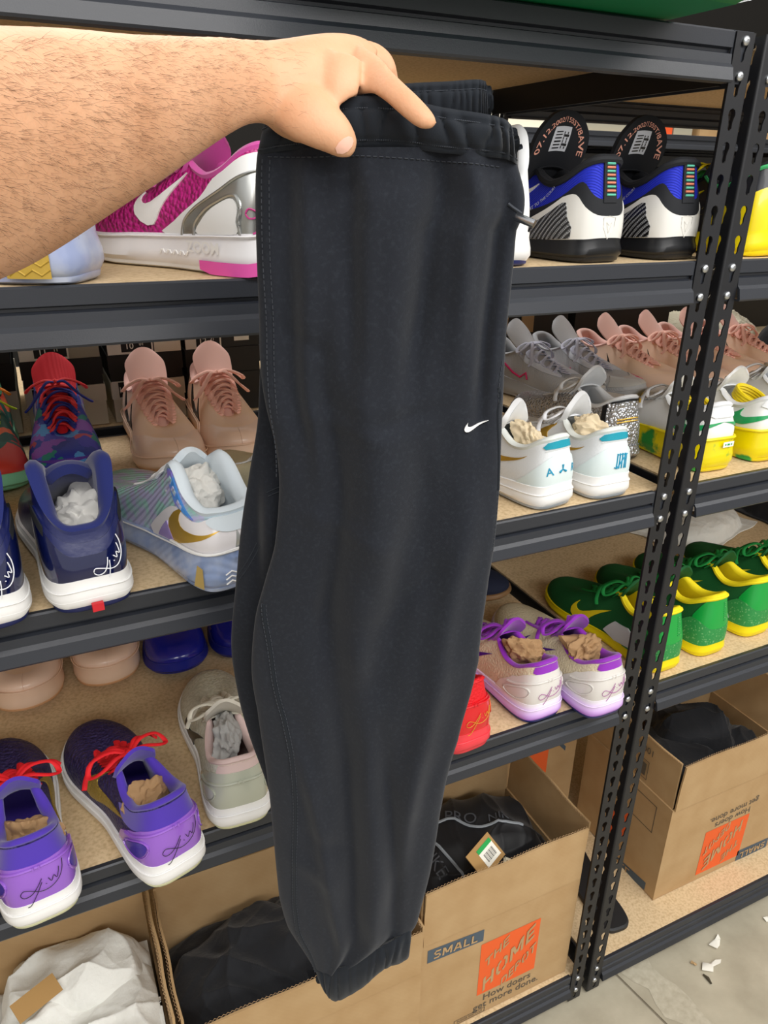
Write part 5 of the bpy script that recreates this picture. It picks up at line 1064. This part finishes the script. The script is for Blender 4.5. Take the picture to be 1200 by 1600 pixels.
def pw(tab): return lambda s: (sitp([(k / (len(tab) - 1), p[0]) for k, p in enumerate(tab)], s), sitp([(k / (len(tab) - 1), p[1]) for k, p in enumerate(tab)], s))
wt = pw([(414, 192), (470, 172), (545, 156), (620, 158), (690, 172), (750, 181), (785, 190), (801, 208)]); wb = pw([(403, 243), (460, 236), (545, 233), (620, 233), (690, 241), (750, 246), (785, 250), (806, 258)])
band(wt, wb, .601, 'waistband', 1, amp=.0075, freq=.62, wrap=.0205)
rt = pw([(520, 142), (580, 136), (640, 130), (700, 127), (745, 124), (759, 127)]); rb = pw([(520, 196), (580, 192), (640, 190), (700, 190), (745, 190), (762, 192)])
band(rt, rb, .655, 'rear_waistband', 4, nx=110)
rbl = pw([(520, 190), (580, 190), (640, 190), (700, 190), (745, 190), (762, 190)]); rbl2 = pw([(500, 300), (580, 300), (640, 300), (700, 300), (755, 300), (775, 300)])
MB().shell([[PL(*[lerp(a, b, t) for a, b in zip(rbl(i / 30), rbl2(i / 30))], .655) - HD * (.003 * math.sin(i * .9)) - SWL for i in range(31)] for t in (0, .33, .66, 1)], -.004).build('rear_panel', M_FLC, sw)
# cuff
ct = pw([(490, 1494), (528, 1489), (565, 1472), (605, 1450), (644, 1436)]); cb = pw([(505, 1530), (526, 1540), (566, 1518), (600, 1491), (640, 1484)])
band(ct, cb, .601, 'cuff', 7, amp=.005, nx=90, nz=10, freq=.55, th=.012, wrap=.0205)
# stitching
def stitch(path, o, name='seam', dash=.0028, gap=.0016, r=.00042, both=.0055, flat=True):
    m = MB()
    for side in ((-1, 1) if both else (0,)):
        pts = []
        for i, (s, y) in enumerate(path): pts.append((s, y))
        fine = crom([(s, y / 1000, 0) for s, y in pts], 26); pr = [leg_pt(q.x, q.y * 1000, o) for q in fine]
        out = []
        for i, p in enumerate(pr):
            t = pr[min(i + 1, len(pr) - 1)] - pr[max(i - 1, 0)]; n = t.cross(HD); n.normalize(); out.append(p + n * (both or 0) * .5 * side)
        acc = 0; last = out[0]; start = last; on = True
        for p in out[1:]:
            L = (p - last).length; k = 0
            while acc + (L - k) >= (dash if on else gap):
                k += (dash if on else gap) - acc; q = last.lerp(p, min(1, k / L)) if L > 1e-9 else p
                if on: m.tube([start - SWL, q - SWL], r, n=4)
                start = q; on = not on; acc = 0
            acc += L - k; last = p
    return m.build(name, M_STI, sw, smooth=False)
stitch([(.045, 250), (.045, 400), (.05, 560), (.03, 660), (.006, 740)], .0008)
def cover(path, o, wdt=.006):                                       # cover-stitched inner leg seam
    fine = crom([(s, y / 1000, 0) for s, y in path], 22); m = MB(); pr = [leg_pt(q.x, q.y * 1000, o) - SWL for q in fine]; m.tube(pr, wdt / 2, .0012, 8, up=tuple(HD)); m.build('seam_ridge', M_FLC2, sw)
SE = [(.025, 935), (.085, 1000), (.125, 1080), (.16, 1160), (.158, 1240), (.135, 1320), (.115, 1400), (.095, 1450), (.11, 1500)]
cover(SE, -.0006); stitch(SE, .0008, both=.0045)
def wline(t, tb, bb, d, name, lift, wrap=0.0):
    m = MB()
    for i in range(150):
        q = []
        for s in (i / 150, (i + .62) / 150):
            x0, y0 = tb(s); x1, y1 = bb(s); q.append(PL(lerp(x0, x1, t), lerp(y0, y1, t), d) - HD * (lift + wrap * max(0, 1 - (2 * s - 1) ** 2) ** .27) - SWL)
        m.tube(q, .0005, n=4)
    m.build(name, M_STI, sw, smooth=False)
wline(.24, wt, wb, .601, 'waist_stitching', .0036, .0205); wline(.86, wt, wb, .601, 'waist_stitching', .0026, .0205); wline(.24, rt, rb, .655, 'waist_stitching', .0030)
stitch([(.05, 246), (.2, 247), (.37, 245), (.6, 250), (.8, 256), (.93, 262)], .0006, 'waist_stitching', both=0)
stitch([(.985, 560), (.975, 610), (.99, 680), (.993, 760), (.992, 860)], .0006, 'pocket_stitching', both=0); cover([(.972, 600), (.982, 612), (.975, 640), (.985, 700), (.99, 760)], -.0003, .003)
m = MB(); m.tube([leg_pt(q.x, q.y * 1000, .0002) - SWL for q in crom([(.935, .318, 0), (.96, .326, 0), (.985, .333, 0)], 6)], .0012, n=5); m.build('eyelet_seam', M_STI, sw)
# embroidered logo on the thigh
vs, fs = tri2d(SWOOSH, .06); m = MB()
def lg_map(x, y, o):
    px, py = 722.5 + x * 38, 666.5 - y * 27 - x * 4.5; L, Rr = sitp(LE, py), sitp(RE, py); return leg_pt((px - L) / (Rr - L), py, o + .0006) - SWL
raised(m, vs, fs, lg_map, .0009); m.build('swoosh_logo', M_WHT, sw, label='small white embroidered check mark logo')
a, b = PL(805, 338, .585), PL(835, 350, .578); MB().tube([a - SWL, a.lerp(b, .05) - SWL, b - SWL], [.0022, .0030, .0030], n=12).build('drawcord_tip', mat('steel_tip', 'b9bcc0', .25, metal=1), sw, label='metal tip of the drawcord')

# ---------------------------------------------------------------- the arm and hand that hold them
M_SKIN = mat('skin', 'd6a683', .5, sub=.12, mix=('c99672', 18, .35, .7), bump=('noise', 420, .22, .0012), spec=.4)
def ptube(mb, prs, n=20, fl=.85):                                   # prs: (x0,y0,x1,y1,depth,thick ratio): an outline pair at a depth gives an elliptic section
    rows = []
    for (x0, y0, x1, y1, d, k) in prs:
        a, b = P(x0, y0, d), P(x1, y1, d); c = (a + b) / 2; u = (a - b) / 2; f = (c - O).normalized(); f = (f - u * (f.dot(u) / u.length_squared)).normalized() * u.length * k
        rows.append([c + u * math.cos(2 * math.pi * i / n) + f * math.sin(2 * math.pi * i / n) for i in range(n)])
    m2 = len(rows); fine = []
    for i in range(m2 - 1):
        for q in range(4):
            t = q / 4; r0, r1, r2, r3 = rows[max(i - 1, 0)], rows[i], rows[i + 1], rows[min(i + 2, m2 - 1)]
            fine.append([(p1 * 2 + (p2 - p0) * t + (p0 * 2 - p1 * 5 + p2 * 4 - p3) * t * t + (p1 * 3 - p0 - p2 * 3 + p3) * t ** 3) * .5 for p0, p1, p2, p3 in zip(r0, r1, r2, r3)])
    fine.append(rows[-1])
    mb.grid(fine, cu=True); mb.cap(fine[0], True); mb.cap(fine[-1])
    return fine
DP = 0.53
ab = MB()
ARM = [(-620, 30, -660, 860, .225, .95), (-430, 44, -440, 690, .248, .95), (-260, 52, -260, 560, .275, .95), (-130, 58, -130, 490, .305, .92), (0, 62, 0, 432, .34, .9), (50, 62, 50, 408, .355, .88), (100, 62, 100, 378, .37, .86), (150, 64, 150, 345, .385, .84), (200, 66, 202, 310, .40, .82), (250, 66, 253, 277, .42, .8), (300, 66, 304, 241, .44, .8), (350, 65, 354, 208, .465, .78), (385, 67, 388, 191, .485, .76), (415, 68, 413, 190, .50, .74), (445, 72, 432, 200, .510, .64), (475, 74, 458, 206, .516, .55)]
arm_rows = ptube(ab, ARM, 28)
ptube(ab, [(385, 67, 385, 191, .485, .76), (420, 67, 413, 190, .503, .70), (450, 64, 436, 208, .512, .66), (485, 59, 470, 222, .518, .62), (515, 55, 505, 215, .522, .55), (545, 55, 528, 188, .526, .5), (572, 62, 548, 160, .530, .45), (592, 78, 572, 135, .533, .42)], 24)
# thenar and thumb
ptube(ab, [(455, 120, 425, 190, .505, .7), (497, 138, 452, 214, .503, .7), (525, 166, 484, 229, .503, .72), (541, 183, 506, 237, .504, .70), (551, 199, 520, 243, .505, .68), (557, 213, 531, 247, .506, .62), (559, 225, 541, 248, .507, .55), (556, 237, 549, 246, .508, .5)], 20)
ptube(ab, [(500, 75, 498, 172, .508, .32), (525, 78, 522, 171, .503, .30), (545, 82, 541, 159, .502, .26), (564, 90, 561, 149, .504, .25)], 18)
# index
ptube(ab, [(560, 70, 535, 140, .522, .7), (590, 88, 560, 148, .514, .75), (606, 104, 576, 146, .506, .8), (618, 117, 588, 149, .500, .85), (636, 134, 605, 161, .494, .85), (653, 150, 623, 177, .490, .82), (667, 165, 640, 191, .4885, .8), (677, 177, 653, 200, .488, .78), (683, 188, 665, 204, .4885, .7), (683, 196, 675, 203, .489, .5)], 18)
# middle, ring and little fingers go down behind the front panel
for dd, pts in ((.022, [(560, 64, 555, 118), (588, 70, 572, 120), (608, 84, 585, 122), (618, 102, 592, 128), (622, 122, 596, 140), (628, 145, 603, 158), (634, 168, 611, 178), (634, 186, 620, 190)]), (.042, [(556, 74, 548, 122), (580, 80, 562, 124), (598, 96, 575, 128), (606, 118, 583, 138), (612, 142, 590, 154), (617, 165, 597, 176), (616, 186, 604, 190)]), (.060, [(548, 84, 540, 126), (566, 92, 550, 128), (580, 108, 560, 132), (588, 128, 567, 142), (592, 148, 573, 158), (596, 168, 580, 176), (594, 184, 585, 188)])):
    ptube(ab, [(x0, y0, x1, y1, .527 + dd + (.004 if i > 3 else 0), .95) for i, (x0, y0, x1, y1) in enumerate(pts)], 16)
pn = empty('person', P(200, 200, .40)); tag(pn, 'bare hairy forearm and hand reaching in from the left, pinching the waistband of the sweatpants', 'person')
tmp = ab.build('arm', M_SKIN)
md = tmp.modifiers.new('r', 'REMESH'); md.mode = 'VOXEL'; md.voxel_size = .0016
md = tmp.modifiers.new('s', 'SMOOTH'); md.iterations = 20; md.factor = .5
bpy.context.view_layer.update()
me = bpy.data.meshes.new_from_object(tmp.evaluated_get(bpy.context.evaluated_depsgraph_get())); me.name = 'arm'; bpy.data.objects.remove(tmp)
me.transform(Matrix.Translation(-pn.location)); me.materials.clear(); me.materials.append(M_SKIN); me.shade_smooth(); arm = link('arm', me, pn)
bpy.context.view_layer.update()
def on_skin(x, y, lift=0.0):
    o = O - pn.location; d = ray(x, y).normalized(); ok, p, n, i = arm.ray_cast(o, d)
    return (p + n * lift, n) if ok else (None, None)
# thumb nail and index nail edge
nail = [(524, 231), (529, 223), (536, 216.5), (544, 213), (549.5, 215), (551.5, 221), (549, 229), (543, 236), (535, 240), (527, 239)]
vs, fs = tri2d([(x, -y) for x, y in nail][::-1], 3.0); m = MB()
def nmap(x, y, o):
    p, n = on_skin(x, -y, o); return p if p is not None else P(x, -y, .505) - pn.location
raised(m, vs, fs, nmap, .0007, .0004); m.build('thumb_nail', mat('nail', 'e0b09c', .28, coat=.3), pn, label='pale pink thumb nail')
# dark arm hair
rnd = random.Random(5); hb = MB(); cnt = 0
for _ in range(5200):
    x = rnd.uniform(-40, 470); y = rnd.uniform(58, 430); dens = clamp(1.15 - abs(x - 330) / 420) * (1.0 if x < 400 else clamp((470 - x) / 90) * .7)
    if rnd.random() > dens + .12: continue
    p, n = on_skin(x, y)
    if p is None: continue
    q, _n = on_skin(x + 6 + rnd.uniform(-2, 3), y + rnd.uniform(-1, 5))
    if q is None: continue
    t = (q - p).normalized(); L = rnd.uniform(.005, .012); w_ = V((rnd.uniform(-1, 1), rnd.uniform(-1, 1), rnd.uniform(-1, 1))) * .25
    path = [p - n * .0005, p + t * L * .4 + n * L * .14 + w_ * L * .25, p + t * L * .75 + n * L * .15 + w_ * L * .7, p + t * L + n * L * .08 + w_ * L]
    r = .00005; side = t.cross(n).normalized() * r; vs_ = []
    for k, c in enumerate(path): s_ = 1 - .75 * k / 3; vs_ += [c + side * s_, c - side * s_, c + n * r * 1.4 * s_]
    hb.add(vs_, [(3 * k + a, 3 * k + b, 3 * k + 3 + b, 3 * k + 3 + a) for k in range(3) for a, b in ((0, 1), (1, 2), (2, 0))]); cnt += 1
h = hb.build('arm_hair', mat('arm_hair', '533826', .6), pn); h['kind'] = 'stuff'
